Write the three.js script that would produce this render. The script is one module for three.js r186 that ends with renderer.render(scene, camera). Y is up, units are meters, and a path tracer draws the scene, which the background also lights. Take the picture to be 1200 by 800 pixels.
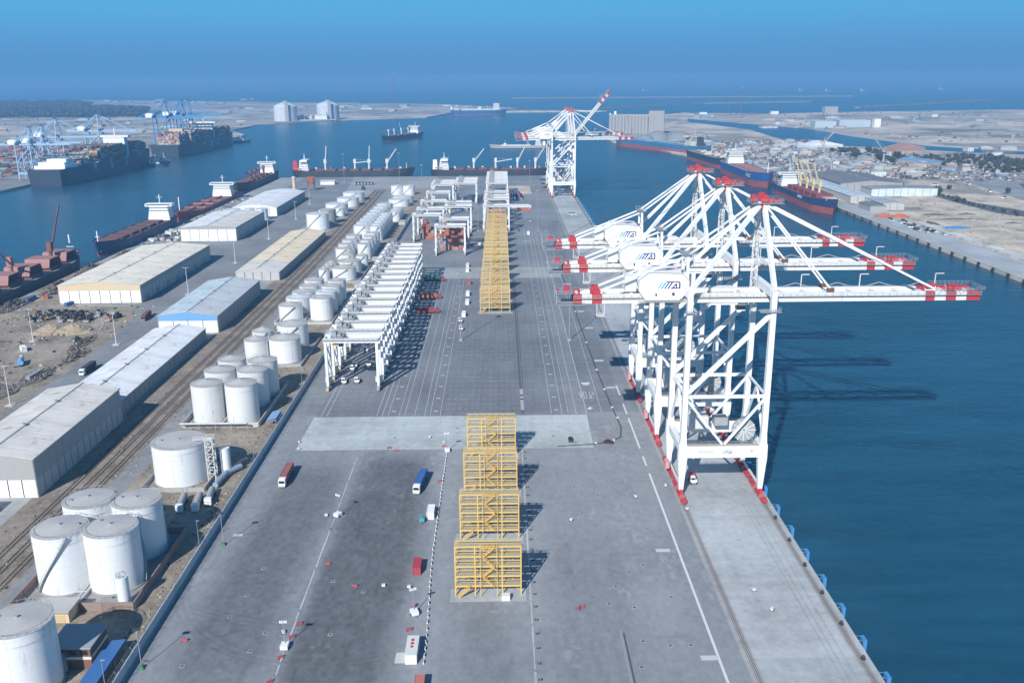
import * as THREE from 'three';
import { mergeGeometries } from 'three/addons/utils/BufferGeometryUtils.js';

// ---------- camera, sky, sun, exposure (x right across the pier, y up, -z along the pier; metres) ----------
const scene = new THREE.Scene();
const camera = new THREE.PerspectiveCamera(41.709, 1.5, 1, 90000);
camera.rotation.order = 'YXZ';
camera.position.set(0, 146, 0);
camera.rotation.set(-16.4486 * Math.PI / 180, -0.628 * Math.PI / 180, -0.4 * Math.PI / 180);
const renderer = new THREE.WebGLRenderer({ antialias: true });
renderer.toneMapping = THREE.LinearToneMapping;
renderer.toneMappingExposure = 1.3;
renderer.shadowMap.enabled = true;

{ // clear, hazy blue sky: deepens with height, the same all round
  const W = 256, H = 512, d = new Float32Array(W * H * 4);
  const stops = [[0, [0.078, 0.225, 0.465]], [1.5, [0.082, 0.245, 0.49]], [3.5, [0.084, 0.31, 0.565]], [6, [0.074, 0.365, 0.64]], [12, [0.060, 0.28, 0.53]], [25, [0.040, 0.165, 0.37]], [50, [0.026, 0.10, 0.25]], [90, [0.018, 0.07, 0.19]]];
  for (let j = 0; j < H; j++) {
    const el = Math.max(0, (j + 0.5) / H * 180 - 90);
    let k = 0; while (k < stops.length - 2 && stops[k + 1][0] < el) k++;
    const t = Math.min(1, (el - stops[k][0]) / (stops[k + 1][0] - stops[k][0]));
    for (let i = 0; i < W; i++) {
      const o = (j * W + i) * 4;
      for (let c = 0; c < 3; c++) d[o + c] = stops[k][1][c] * (1 - t) + stops[k + 1][1][c] * t;
      d[o + 3] = 1;
    }
  }
  const t = new THREE.DataTexture(d, W, H, THREE.RGBAFormat, THREE.FloatType);
  t.mapping = THREE.EquirectangularReflectionMapping; t.magFilter = THREE.LinearFilter; t.needsUpdate = true;
  scene.background = t; scene.environment = t;
}
const sun = new THREE.DirectionalLight(new THREE.Color(1.0, 0.982, 0.955), 4.45);
{ // from behind the camera's left shoulder: shadows fall forward and to the right
  const el = 34.8 * Math.PI / 180, az = 22.3 * Math.PI / 180, L = 1500;
  sun.position.set(-Math.sin(az) * Math.cos(el) * L, Math.sin(el) * L, -600 + Math.cos(az) * Math.cos(el) * L);
  sun.target.position.set(0, 0, -600);
  sun.castShadow = true;
  const c = sun.shadow.camera; c.left = -900; c.right = 900; c.top = 900; c.bottom = -900; c.near = 10; c.far = 4000;
  sun.shadow.mapSize.set(4096, 4096);
  scene.add(sun, sun.target);
}
scene.fog = new THREE.FogExp2(new THREE.Color(0.27, 0.60, 1.0), 0.00016);

// ---------- helpers ----------
function rng(a) { return () => { a |= 0; a = a + 0x6D2B79F5 | 0; let t = Math.imul(a ^ a >>> 15, 1 | a); t = t + Math.imul(t ^ t >>> 7, 61 | t) ^ t; return ((t ^ t >>> 14) >>> 0) / 4294967296; }; }
const rnd = rng(20240607);
const between = (a, b) => a + (b - a) * rnd();
const V = (x, y, z) => new THREE.Vector3(x, y, z);
const taken = {};
function numbered(n) { const k = taken[n] = (taken[n] ?? -1) + 1; return k ? n + '_' + String(k).padStart(3, '0') : n; }

class B { // collects simple solids into one geometry
  constructor() { this.p = []; this.n = []; this.u = []; }
  tri(a, b, c, na, nb, nc) {
    const n = V(0, 0, 0).crossVectors(V(b.x - a.x, b.y - a.y, b.z - a.z), V(c.x - a.x, c.y - a.y, c.z - a.z)).normalize();
    const ax = Math.abs(n.x), ay = Math.abs(n.y), az = Math.abs(n.z);
    [[a, na], [b, nb], [c, nc]].forEach(([q, m]) => {
      m = m || n;
      this.p.push(q.x, q.y, q.z); this.n.push(m.x, m.y, m.z);
      if (ay >= ax && ay >= az) this.u.push(q.x, -q.z); else if (ax >= az) this.u.push(-q.z, q.y); else this.u.push(q.x, q.y);
    });
    return this;
  }
  quad(a, b, c, d) { this.tri(a, b, c); this.tri(a, c, d); return this; }
  hex(q) { // 0-3 bottom (counter-clockwise from above), 4-7 top
    return this.quad(q[3], q[2], q[1], q[0]).quad(q[4], q[5], q[6], q[7]).quad(q[0], q[1], q[5], q[4]).quad(q[1], q[2], q[6], q[5]).quad(q[2], q[3], q[7], q[6]).quad(q[3], q[0], q[4], q[7]);
  }
  box(x0, x1, y0, y1, z0, z1) {
    return this.hex([V(x0, y0, z1), V(x1, y0, z1), V(x1, y0, z0), V(x0, y0, z0), V(x0, y1, z1), V(x1, y1, z1), V(x1, y1, z0), V(x0, y1, z0)]);
  }
  beam(a, b, w, h = w) { // bar of rectangular section
    const d = V(b[0] - a[0], b[1] - a[1], b[2] - a[2]).normalize();
    let s = V(0, 0, 0).crossVectors(d, V(0, 1, 0)); if (s.length() < 0.01) s.set(1, 0, 0); s.normalize();
    const t = V(0, 0, 0).crossVectors(s, d).normalize();
    const A = V(...a), C = V(...b), at = (o, i, j) => V(o.x + s.x * i * w / 2 + t.x * j * h / 2, o.y + s.y * i * w / 2 + t.y * j * h / 2, o.z + s.z * i * w / 2 + t.z * j * h / 2);
    return this.hex([at(A, -1, -1), at(A, 1, -1), at(C, 1, -1), at(C, -1, -1), at(A, -1, 1), at(A, 1, 1), at(C, 1, 1), at(C, -1, 1)]);
  }
  taper(c0, sx0, sz0, c1, sx1, sz1) { // upright post whose section changes
    const r = (c, sx, sz) => [V(c[0] - sx / 2, c[1], c[2] + sz / 2), V(c[0] + sx / 2, c[1], c[2] + sz / 2), V(c[0] + sx / 2, c[1], c[2] - sz / 2), V(c[0] - sx / 2, c[1], c[2] - sz / 2)];
    return this.hex([...r(c0, sx0, sz0), ...r(c1, sx1, sz1)]);
  }
  cyl(a, b, r0, r1 = r0, seg = 10, caps = true) {
    const A = V(...a), C = V(...b), d = C.clone().sub(A).normalize();
    let s = V(0, 0, 0).crossVectors(d, V(0, 1, 0)); if (s.length() < 0.01) s.set(1, 0, 0); s.normalize();
    const t = V(0, 0, 0).crossVectors(d, s);
    const dir = k => { const f = k / seg * Math.PI * 2; return s.clone().multiplyScalar(Math.cos(f)).addScaledVector(t, Math.sin(f)); };
    for (let k = 0; k < seg; k++) {
      const m = dir(k), n = dir(k + 1), p = A.clone().addScaledVector(m, r0), q = A.clone().addScaledVector(n, r0), u = C.clone().addScaledVector(m, r1), w = C.clone().addScaledVector(n, r1);
      this.tri(p, q, w, m, n, n); this.tri(p, w, u, m, n, m);
      if (caps) { if (r1 > 0.01) this.tri(C, u, w); if (r0 > 0.01) this.tri(A, q, p); }
    }
    return this;
  }
  rail(pts, h = 1.1, w = 0.09, step = 2.5) { // handrail with posts along a line of points
    for (let i = 0; i < pts.length - 1; i++) {
      const a = pts[i], b = pts[i + 1], L = Math.hypot(b[0] - a[0], b[1] - a[1], b[2] - a[2]), k = Math.max(1, Math.round(L / step));
      for (const y of [h * 0.55, h]) this.beam([a[0], a[1] + y, a[2]], [b[0], b[1] + y, b[2]], w);
      for (let j = 0; j <= k; j++) { const f = j / k, q = [a[0] + (b[0] - a[0]) * f, a[1] + (b[1] - a[1]) * f, a[2] + (b[2] - a[2]) * f]; this.beam(q, [q[0], q[1] + h, q[2]], w); }
    }
    return this;
  }
  geo() {
    const g = new THREE.BufferGeometry();
    g.setAttribute('position', new THREE.Float32BufferAttribute(this.p, 3));
    g.setAttribute('normal', new THREE.Float32BufferAttribute(this.n, 3));
    g.setAttribute('uv', new THREE.Float32BufferAttribute(this.u, 2));
    return g;
  }
}
const nb = () => new B();
function part(name, b, m, parent) { const o = new THREE.Mesh(b instanceof B ? b.geo() : b, m); o.name = name; parent.add(o); return o; }
function tag(o, label, category, group) { o.userData.label = label; o.userData.category = category; if (group) o.userData.group = group; return o; }
function thing(name, label, category, X, Z, turn = 0, group, y = 0) {
  const o = new THREE.Group(); o.name = numbered(name); o.position.set(X, y, -Z); o.rotation.y = turn; scene.add(o);
  return tag(o, label, category, group);
}
function dup(src, X, Z, turn, label, y) {
  const o = src.clone(); o.name = numbered(src.name.replace(/_\d{3}$/, '')); o.userData = { ...src.userData };
  o.position.set(X, y ?? src.position.y, -Z); if (turn !== undefined) o.rotation.y = turn; if (label) o.userData.label = label;
  scene.add(o); return o;
}
function sheetGeo(pts, y) {
  const s = new THREE.Shape(pts.map(([X, Z]) => new THREE.Vector2(X, Z)));
  const g = new THREE.ShapeGeometry(s), p = g.attributes.position, u = g.attributes.uv;
  for (let i = 0; i < p.count; i++) { const X = p.getX(i), Z = p.getY(i); p.setXYZ(i, X, y, -Z); u.setXY(i, X, Z); g.attributes.normal.setXYZ(i, 0, 1, 0); }
  return g;
}
const ORD = ['first', 'second', 'third', 'fourth', 'fifth', 'sixth', 'seventh', 'eighth', 'ninth', 'tenth', 'eleventh', 'twelfth', 'thirteenth', 'fourteenth', 'fifteenth', 'sixteenth', 'seventeenth', 'eighteenth'];
function rank(list, label) { list.sort((a, b) => b.position.z - a.position.z).forEach((o, i) => { o.userData.label = label(ORD[i]); }); }
const rect = (x0, x1, z0, z1) => [[x0, z0], [x1, z0], [x1, z1], [x0, z1]];
function ground(name, pts, y, m, parent) { const o = new THREE.Mesh(sheetGeo(pts, y), m); o.name = parent ? name : numbered(name); (parent || scene).add(o); if (!parent) o.userData.kind = 'structure'; return o; }
function slabGeo(pts, y0, y1) { // land with an edge
  const b = nb(), n = pts.length;
  let area = 0; for (let i = 0; i < n; i++) { const [a, c] = pts[i], [d, e] = pts[(i + 1) % n]; area += a * e - d * c; }
  for (let i = 0; i < n; i++) { const [a, c] = pts[i], [d, e] = pts[(i + 1) % n]; const q = [V(a, y0, -c), V(d, y0, -e), V(d, y1, -e), V(a, y1, -c)]; if (area < 0) q.reverse(); b.quad(...q); }
  return mergeGeometries([b.geo(), sheetGeo(pts, y1).toNonIndexed()]);
}

// ---------- procedural textures and materials ----------
const hash = (x, y, s) => { let h = Math.imul(x, 374761393) + Math.imul(y, 668265263) + Math.imul(s, 974711) | 0; h = Math.imul(h ^ h >>> 13, 1274126177); return ((h ^ h >>> 16) >>> 0) / 4294967296; };
function vnoise(x, y, per, s, pery = per) {
  const i = Math.floor(x), j = Math.floor(y), f = x - i, g = y - j, m = (a, n) => ((a % n) + n) % n;
  const u = f * f * (3 - 2 * f), v = g * g * (3 - 2 * g), h = (a, b) => hash(m(a, per), m(b, pery), s);
  return (h(i, j) * (1 - u) + h(i + 1, j) * u) * (1 - v) + (h(i, j + 1) * (1 - u) + h(i + 1, j + 1) * u) * v;
}
function fbm(u, v, per, oct, s, pery = per) { let a = 0, w = 0.5, t = 0; for (let k = 0; k < oct; k++) { a += w * vnoise(u * per, v * pery, per, s + k, pery); t += w; w *= 0.55; per *= 2; pery *= 2; } return a / t; }
const enc = c => { c = Math.min(1, Math.max(0, c)); return Math.round(255 * (c <= 0.0031308 ? c * 12.92 : 1.055 * c ** (1 / 2.4) - 0.055)); };
function tex(w, h, sx, sy, fn, data = false) { // fn(u, v) -> linear colour or a grey; sx, sy: metres that one repeat covers
  const d = new Uint8Array(w * h * 4);
  for (let j = 0; j < h; j++) for (let i = 0; i < w; i++) {
    let c = fn((i + 0.5) / w, (j + 0.5) / h); if (typeof c === 'number') c = [c, c, c];
    const o = (j * w + i) * 4; for (let k = 0; k < 3; k++) d[o + k] = data ? Math.round(255 * Math.min(1, Math.max(0, c[k]))) : enc(c[k]); d[o + 3] = 255;
  }
  const t = new THREE.DataTexture(d, w, h, THREE.RGBAFormat); t.wrapS = t.wrapT = THREE.RepeatWrapping; t.magFilter = THREE.LinearFilter; t.minFilter = THREE.LinearMipmapLinearFilter; t.generateMipmaps = true;
  if (!data) t.colorSpace = THREE.SRGBColorSpace; t.repeat.set(1 / sx, 1 / sy); t.needsUpdate = true; return t;
}
function mat(r, g, b, rough = 0.75, extra = {}) { const m = new THREE.MeshStandardMaterial({ roughness: rough, ...extra }); m.color.setRGB(r, g, b); return m; }
const clamp01 = x => Math.min(1, Math.max(0, x)), step01 = (a, b, x) => { const t = clamp01((x - a) / (b - a)); return t * t * (3 - 2 * t); };
// wear maps multiply a material's own colour (values near 1)
const T = {};
T.wear = tex(512, 512, 34, 34, (u, v) => 0.86 + 0.12 * step01(0.2, 0.7, fbm(u, v, 6, 5, 11)) + 0.12 * (fbm(u, v, 60, 2, 12) - 0.5));
T.tank = tex(512, 512, 22, 20, (u, v) => 0.93 + 0.07 * (fbm(u, v, 30, 3, 14, 2) - 0.5) + 0.05 * (fbm(u, v, 2, 2, 15, 10) - 0.5) - (((v * 9) % 1) < 0.06 ? 0.10 : 0) - (((u * 4 + Math.floor(v * 9) * 0.5) % 1) < 0.012 ? 0.07 : 0) - 0.16 * step01(0.62, 0.8, fbm(u, v, 24, 3, 16, 3)));
T.pave = tex(1024, 1024, 150, 150, (u, v) => {
  let c = 0.72 + 0.5 * (fbm(u, v, 4, 6, 21) - 0.5) + 0.22 * (fbm(u, v, 90, 3, 22) - 0.5) + 0.16 * (fbm(u, v, 3, 4, 24, 60) - 0.5) + 0.12 * (fbm(u, v, 70, 3, 26, 4) - 0.5);
  if (vnoise(u * 230, v * 230, 230, 27) > 0.93) c *= 0.8;
  return c;
});
T.dirt = tex(512, 512, 70, 70, (u, v) => { const n = fbm(u, v, 5, 6, 31), m = fbm(u, v, 50, 3, 32); const c = 0.55 + 0.75 * (n - 0.3) + 0.5 * (m - 0.5); return [c, c * (0.96 + 0.06 * m), c * (0.9 + 0.1 * n)]; });
T.land = tex(1024, 1024, 900, 900, (u, v) => { const n = fbm(u, v, 5, 7, 41), m = fbm(u, v, 40, 4, 42), k = step01(0.52, 0.6, fbm(u, v, 12, 5, 43)); const c = 0.5 + 0.9 * (n - 0.25) + 0.5 * (m - 0.5); return [c * (1 - 0.45 * k), c * (0.97 - 0.40 * k), c * (0.93 - 0.36 * k)]; });
T.roof = tex(512, 512, 40, 40, (u, v) => 0.90 + 0.42 * (fbm(u, v, 5, 5, 51) - 0.5) + 0.3 * (fbm(u, v, 3, 3, 52, 40) - 0.5) - (((v * 14) % 1) < 0.07 ? 0.07 : 0) - 0.2 * step01(0.64, 0.78, fbm(u, v, 12, 4, 54)));
T.streak = tex(512, 512, 26, 20, (u, v) => { const s = step01(0.62, 0.85, fbm(u, v, 36, 3, 61, 2)) * step01(0.35, 0.7, fbm(u, v, 4, 3, 62)); return [0.92 - 0.3 * s, 0.92 - 0.42 * s, 0.92 - 0.55 * s].map(c => c + 0.08 * (fbm(u, v, 20, 3, 63) - 0.5)); });
T.waves = tex(1024, 1024, 150, 150, (u, v) => 0.5 * fbm(u, v, 14, 5, 71, 30) + 0.5 * fbm(u, v, 40, 4, 75, 70), true);
T.sea = tex(1024, 1024, 760, 760, (u, v) => { const k = fbm(u, v, 3, 5, 81, 8), c = 0.72 + 0.55 * (k - 0.5) + 0.34 * (fbm(u, v, 8, 4, 85, 44) - 0.5) + 0.36 * (fbm(u, v, 30, 3, 88, 160) - 0.5); return [c, c * (1.02 - 0.1 * k), c]; });
const M = {
  white: mat(0.80, 0.80, 0.79, 0.5, { map: T.wear }), whiteClean: mat(0.8, 0.8, 0.8, 0.5), offwhite: mat(0.66, 0.66, 0.63, 0.7, { map: T.wear }), grey: mat(0.33, 0.34, 0.35, 0.7), dark: mat(0.05, 0.05, 0.055, 0.7), steel: mat(0.36, 0.37, 0.38, 0.5, { metalness: 0.3 }),
  red: mat(0.47, 0.04, 0.05, 0.5), rust: mat(0.20, 0.10, 0.07, 0.85, { map: T.wear }), yellow: mat(0.74, 0.46, 0.11, 0.55), grate: mat(0.42, 0.38, 0.30, 0.7), blue: mat(0.05, 0.15, 0.36, 0.5), teal: mat(0.10, 0.30, 0.32, 0.6), green: mat(0.03, 0.15, 0.08, 0.7), navy: mat(0.012, 0.03, 0.09, 0.5), orange: mat(0.50, 0.15, 0.06, 0.6), brown: mat(0.14, 0.08, 0.05, 0.85), glass: mat(0.02, 0.03, 0.04, 0.15), rubber: mat(0.025, 0.025, 0.027, 0.9),
  skyblue: mat(0.16, 0.36, 0.62, 0.6), cream: mat(0.62, 0.50, 0.33, 0.8), sand: mat(0.50, 0.40, 0.29, 0.95, { map: T.dirt }),
  yard: mat(0.295, 0.31, 0.325, 0.85, { map: T.pave }), paved: mat(0.25, 0.265, 0.285, 0.85, { map: T.pave }), quay: mat(0.53, 0.555, 0.56, 0.85, { map: T.pave }), quayEdge: mat(0.56, 0.58, 0.58, 0.85, { map: T.pave }), band: mat(0.60, 0.64, 0.63, 0.85, { map: T.pave }), road: mat(0.31, 0.315, 0.32, 0.85, { map: T.pave }), street: mat(0.38, 0.38, 0.375, 0.85, { map: T.pave }), concrete: mat(0.45, 0.45, 0.44, 0.9, { map: T.pave }), patch: mat(0.52, 0.52, 0.50, 0.85), stain: mat(0.10, 0.10, 0.105, 0.85), paint: mat(0.62, 0.63, 0.63, 0.7), joint: mat(0.10, 0.10, 0.10, 0.9),
  verge: mat(0.37, 0.31, 0.24, 0.95, { map: T.dirt }), faint: mat(0.62, 0.64, 0.65, 0.85, { map: T.pave }),
  dirt: mat(0.40, 0.335, 0.265, 0.95, { map: T.dirt }), sandy: mat(0.70, 0.60, 0.48, 0.95, { map: T.dirt }), ballast: mat(0.36, 0.30, 0.245, 0.95, { map: T.dirt }), land: mat(0.68, 0.59, 0.49, 0.95, { map: T.land }), flats: mat(0.60, 0.55, 0.48, 0.95, { map: T.land }), portland: mat(0.46, 0.44, 0.41, 0.95, { map: T.land }), rock: mat(0.30, 0.29, 0.27, 0.95, { map: T.dirt }), scrap: mat(0.20, 0.165, 0.14, 0.9, { map: T.dirt }),
  tank: mat(0.80, 0.82, 0.83, 0.5, { map: T.tank }), tankRust: mat(0.72, 0.73, 0.72, 0.55, { map: T.streak }), tankRoof: mat(0.47, 0.455, 0.435, 0.85, { map: T.wear }), tankRoofWhite: mat(0.62, 0.64, 0.66, 0.7, { map: T.wear }), tankGrey: mat(0.36, 0.35, 0.34, 0.7, { map: T.wear }),
  fence: mat(0.50, 0.54, 0.58, 0.85, { map: T.wear }), wall: mat(0.50, 0.50, 0.48, 0.85, { map: T.streak }), wallGrey: mat(0.38, 0.38, 0.37, 0.85, { map: T.streak }),
  leaf: mat(0.072, 0.072, 0.046, 0.9), leafPale: mat(0.08, 0.10, 0.05, 0.9), bark: mat(0.10, 0.08, 0.06, 0.95),
};
M.whiteStone = mat(0.76, 0.75, 0.72, 0.95, { map: T.dirt }); M.railSteel = mat(0.15, 0.125, 0.11, 0.5, { metalness: 0.4 }); M.sleeper = mat(0.17, 0.145, 0.125, 0.95);
M.water = new THREE.MeshPhysicalMaterial({ roughness: 0.26, ior: 1.33, map: T.sea, bumpMap: T.waves, bumpScale: 1.0 }); M.water.color.setRGB(0.014, 0.088, 0.146);
// ---------- the setting: water, land, pavements ----------
ground('harbour_water', rect(-40000, 40000, -3000, 45000), -3, M.water);
{ // the pier that everything stands on
  const o = new THREE.Mesh(slabGeo(rect(-338, 94.5, -150, 1396), -9, 0), M.concrete); o.name = 'pier'; o.userData.kind = 'structure'; scene.add(o);
}
const rightLand = [[386, -150], [386, 1290], [366, 1700], [290, 2060], [262, 2140], [268, 2520], [420, 2800], [600, 3560], [750, 3790], [1060, 3640], [1440, 3750], [2214, 3885], [9000, 4300], [9000, -150]];
{
  const o = new THREE.Mesh(slabGeo(rightLand, -9, 0), M.land); o.name = 'east_bank'; o.userData.kind = 'structure'; scene.add(o);
  const leftLand = [[-702, 700], [-702, 2520], [-800, 2740], [-806, 3060], [-585, 3390], [-285, 3560], [-180, 4160], [50, 4330], [110, 4500], [-320, 5260], [-1600, 6150], [-3100, 7000], [-12000, 7900], [-12000, 700]];
  const w = new THREE.Mesh(slabGeo(leftLand, -9, 0), M.flats); w.name = 'west_bank'; w.userData.kind = 'structure'; scene.add(w);
  const t = new THREE.Mesh(slabGeo([[-1500, 690], [-690, 690], [-690, 2500], [-1200, 2480], [-1500, 1900]], -9, 0.06), M.portland); t.name = 'container_terminal_pavement'; t.userData.kind = 'structure'; scene.add(t);
}
ground('canal_water', [[663, 3254], [760, 2900], [872, 2574], [868, 2400], [864, 2237], [880, 2060], [899, 1922], [990, 1798], [937, 1721], [857, 1811], [777, 1911], [689, 1969], [660, 2024], [672, 2260], [699, 2555], [620, 3040]], 0.06, M.water);
ground('canal_bank', [[872, 2574], [892, 2574], [884, 2237], [919, 1930], [1080, 1720], [1500, 1300], [1480, 1290], [1060, 1705], [899, 1922], [864, 2237]], 0.1, M.quayEdge);
ground('canal_water', [[990, 1797], [1056, 1705], [1480, 1288], [1450, 1268], [1010, 1680], [938, 1720]], 0.07, M.water);
// right bank: quay strip, sandy plots, roads
ground('east_quay_road', rect(386.5, 420, 300, 1040), 0.05, M.quay);
ground('east_quay_road', rect(387, 410, 1040.1, 1290), 0.05, M.concrete);
ground('crushed_stone_strip', rect(427, 437, 300, 900), 0.1, M.whiteStone);
ground('sand_plot', [[421, 300], [700, 300], [640, 900], [600, 1120], [545, 1190], [470, 990], [421, 985]], 0.06, M.sandy);
ground('sand_plot', [[560, 1180], [640, 960], [900, 650], [900, 300], [702, 300], [645, 900]], 0.08, M.sandy);
ground('east_road', [[604, 1025], [622, 1040], [660, 1290], [650, 1530], [690, 1640], [668, 1660], [630, 1540], [634, 1300], [900, 640], [890, 600]], 0.12, M.street);
ground('east_road', [[690, 1180], [716, 1240], [1180, 830], [1170, 780]], 0.12, M.road);
ground('port_yard', [[395, 1300], [640, 1300], [640, 1720], [700, 1800], [600, 2050], [300, 2100], [372, 1700]], 0.05, M.portland);
ground('car_park', [[725, 1260], [745, 1230], [930, 1470], [905, 1560]], 0.15, M.road);
ground('wet_ground', [[541, 968], [556, 940], [590, 930], [575, 1000], [560, 1050], [555, 1180], [540, 1185], [538, 1050]], 0.15, M.stain);
// pier pavements, west to east
ground('west_quay', rect(-338, -300, 740, 1395.9), 0.02, M.concrete);
ground('scrap_yard_ground', [[-337.9, -150], [-228, -150], [-228, 400], [-227, 460], [-233, 540], [-243, 585], [-300, 592], [-305, 739], [-337.9, 739.9]], 0.02, M.dirt);
ground('warehouse_street', [[-227.9, -150], [-204, -150], [-204, 1160], [-225, 1395], [-299.9, 1395], [-299.9, 739], [-304, 600], [-242.8, 586], [-232.8, 540], [-226.8, 460], [-227.8, 400]], 0.03, M.road);
ground('warehouse_plots', rect(-203.9, -172.1, -150, 1160), 0.04, M.concrete);
ground('rail_bed', [[-172, -150], [-148, -150], [-149, 800], [-156, 1230], [-172, 1230]], 0.05, M.ballast);
ground('tank_road', [[-147.9, -150], [-140.1, -150], [-140.1, 1230], [-155.9, 1230], [-148.9, 800]], 0.03, M.street);
ground('tank_plots', rect(-140, -104.1, -150, 1230), 0.04, M.dirt);
ground('dirt_verge', rect(-104, -98.2, -150, 1230), 0.05, M.verge);
ground('container_yard', [[-96.6, 379.9], [62, 379.9], [62, 1395.8], [-96.6, 1395.8]], 0.03, M.yard);
{ // open near yard: its own wear, with rubber-blackened driving lanes, sweepings and paler unused strips
  const X0 = -97, Z0 = 150, W = 160, D = 230;
  const R = rng(77), marks = []; for (let i = 0; i < 30; i++) { const near = i < 16; marks.push({ x: near ? -43 + (R() - 0.5) * 10 : X0 + R() * W, z: near ? 285 + (R() - 0.5) * 14 : Z0 + R() * D, r: near ? 6 + R() * 14 : 14 + R() * 70, a: R() * 6.3, w: 0.5 + R() * 1.6, k: 0.05 + R() * 0.11 }); }
  const t = tex(1024, 1024, W, D, (u, v) => {
    const X = X0 + u * W, Z = Z0 + v * D, wob = 9 * (fbm(u, v, 5, 4, 91) - 0.5), n = fbm(u, v, 9, 6, 92), f = fbm(u, v, 120, 3, 93);
    const lane = (c, w, z0, z1, k) => k * step01(w, w * 0.35, Math.abs(X - c + wob)) * step01(z0 - 10, z0 + 14, Z + wob) * step01(z1 + 14, z1 - 12, Z + wob);
    let dark = lane(-43, 20, 185, 330, 1.1) + lane(-74, 18, 190, 320, 0.8) + lane(26, 16, 165, 260, 0.28) + lane(-5, 9, 150, 222, 0.35);
    const r = Math.hypot(X + 43, (Z - 285) * 1.0), swirl = step01(26, 6, r) * (0.5 + 0.5 * Math.sin(r * 2.1 + 5 * fbm(u, v, 20, 3, 94)));
    dark = Math.min(1, dark) * (0.45 + 1.1 * (n - 0.1)) + 0.35 * swirl * n;
    for (const m of marks) { const dx = X - m.x, dz = Z - m.z, q = Math.abs(Math.hypot(dx, dz) - m.r), q2 = Math.abs(q - 1.9); if (q < 0.45 || q2 < 0.4) { let a = Math.abs(((Math.atan2(dz, dx) - m.a) % 6.283 + 9.42) % 6.283 - 3.1416); if (a < m.w) dark += m.k * step01(m.w, m.w * 0.6, a) * (0.5 + f); } }
    if (vnoise(u * 150, v * 210, 150, 191, 210) > 0.9) dark += 0.35 * f; if (vnoise(u * 60, v * 84, 60, 192, 84) > 0.88) dark += 0.3 * n;
    const pale = 0.12 * step01(3.4, 1, Math.abs(X + 58.8 + wob * 0.2)) + 0.08 * step01(5, 2, Math.abs(X + 21 + wob * 0.3)) + 0.16 * step01(0.6, 0.75, fbm(u, v, 14, 4, 96)) * step01(0.5, 0.7, f);
    const streak = 0.10 * (fbm(u, v, 90, 3, 97, 5) - 0.5) + 0.07 * (fbm(u, v, 6, 3, 98, 90) - 0.5);
    const c = 0.262 * (1 + 0.34 * (n - 0.5) + 0.3 * (f - 0.5) + streak - 0.56 * clamp01(dark) + pale);
    return [c * 0.96, c, c * 1.05];
  });
  t.offset.set(-X0 / W, -Z0 / D); t.wrapS = t.wrapT = THREE.MirroredRepeatWrapping;
  ground('near_yard', [[-96.6, 20], [62, 20], [62, 379.8], [-96.6, 379.8]], 0.03, new THREE.MeshStandardMaterial({ map: t, roughness: 0.88 }));
}
ground('yard_blocks', [[-84, 377.3], [30, 377.3], [30, 661.9], [-84, 661.9]], 0.06, M.paved);
ground('concrete_band', [[-85.3, 339.8], [37, 339.3], [37.6, 376.9], [-85, 377.2]], 0.07, M.band);
ground('concrete_band', [[-59, 664], [45, 664], [45, 704], [-60, 704]], 0.07, M.concrete);
ground('concrete_band', [[8, 1170], [40, 1170], [40, 1260], [8, 1260]], 0.07, M.sandy);
ground('truck_lane_strip', [[37.7, 380], [55.4, 380], [55.4, 900], [44, 900], [37.7, 500]], 0.05, M.paved);
{ // quay apron: cast slabs with open joints between the crane rails and along the edge
  const q = new THREE.Group(); q.name = 'quay_apron'; q.userData.kind = 'structure'; scene.add(q);
  const g = new THREE.BoxGeometry(1, 1, 1), tone = [M.quay, M.quayEdge, mat(0.50, 0.525, 0.53, 0.85, { map: T.pave })];
  const add = (x0, x1, z0, z1, m) => { const b = nb().box(x0, x1, 0.01, 0.09, -z1, -z0); part('slab', b, m, q); };
  let z = -100, k = 0;
  const lens = [38, 30, 44, 35, 41];
  while (z < 1390) { const L = Math.min(lens[k % 5], 1395.5 - z); add(65.0, 91.3, z + 0.12, z + L - 0.12, tone[(k * 2) % 3]); add(93.7, 94.45, z + 0.12, z + L - 0.12, tone[1]); z += L; k++; }
  ground('rail_trench', rect(62.1, 65, -100, 1395.5), 0.02, M.concrete, q); ground('rail_trench', rect(91.3, 93.7, -100, 1395.5), 0.02, M.concrete, q);
  for (const x of [63.9, 92.5]) { part('crane_rail', nb().box(x - 0.09, x + 0.09, 0.03, 0.16, -1395, 100), M.rust, q); for (const s of [-0.5, 0.5]) part('rail_slot', nb().box(x + s - 0.07, x + s + 0.07, 0.02, 0.045, -1395, 100), M.joint, q); }
  part('coping', nb().box(94.0, 94.9, -0.5, 0.24, -1395.6, 100), M.quayEdge, q);
  for (const x of [84.6, 86.3, 88.4]) part('tyre_track', nb().box(x, x + 0.35, 0.092, 0.094, -290, -120), M.concrete, q);
}
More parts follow.
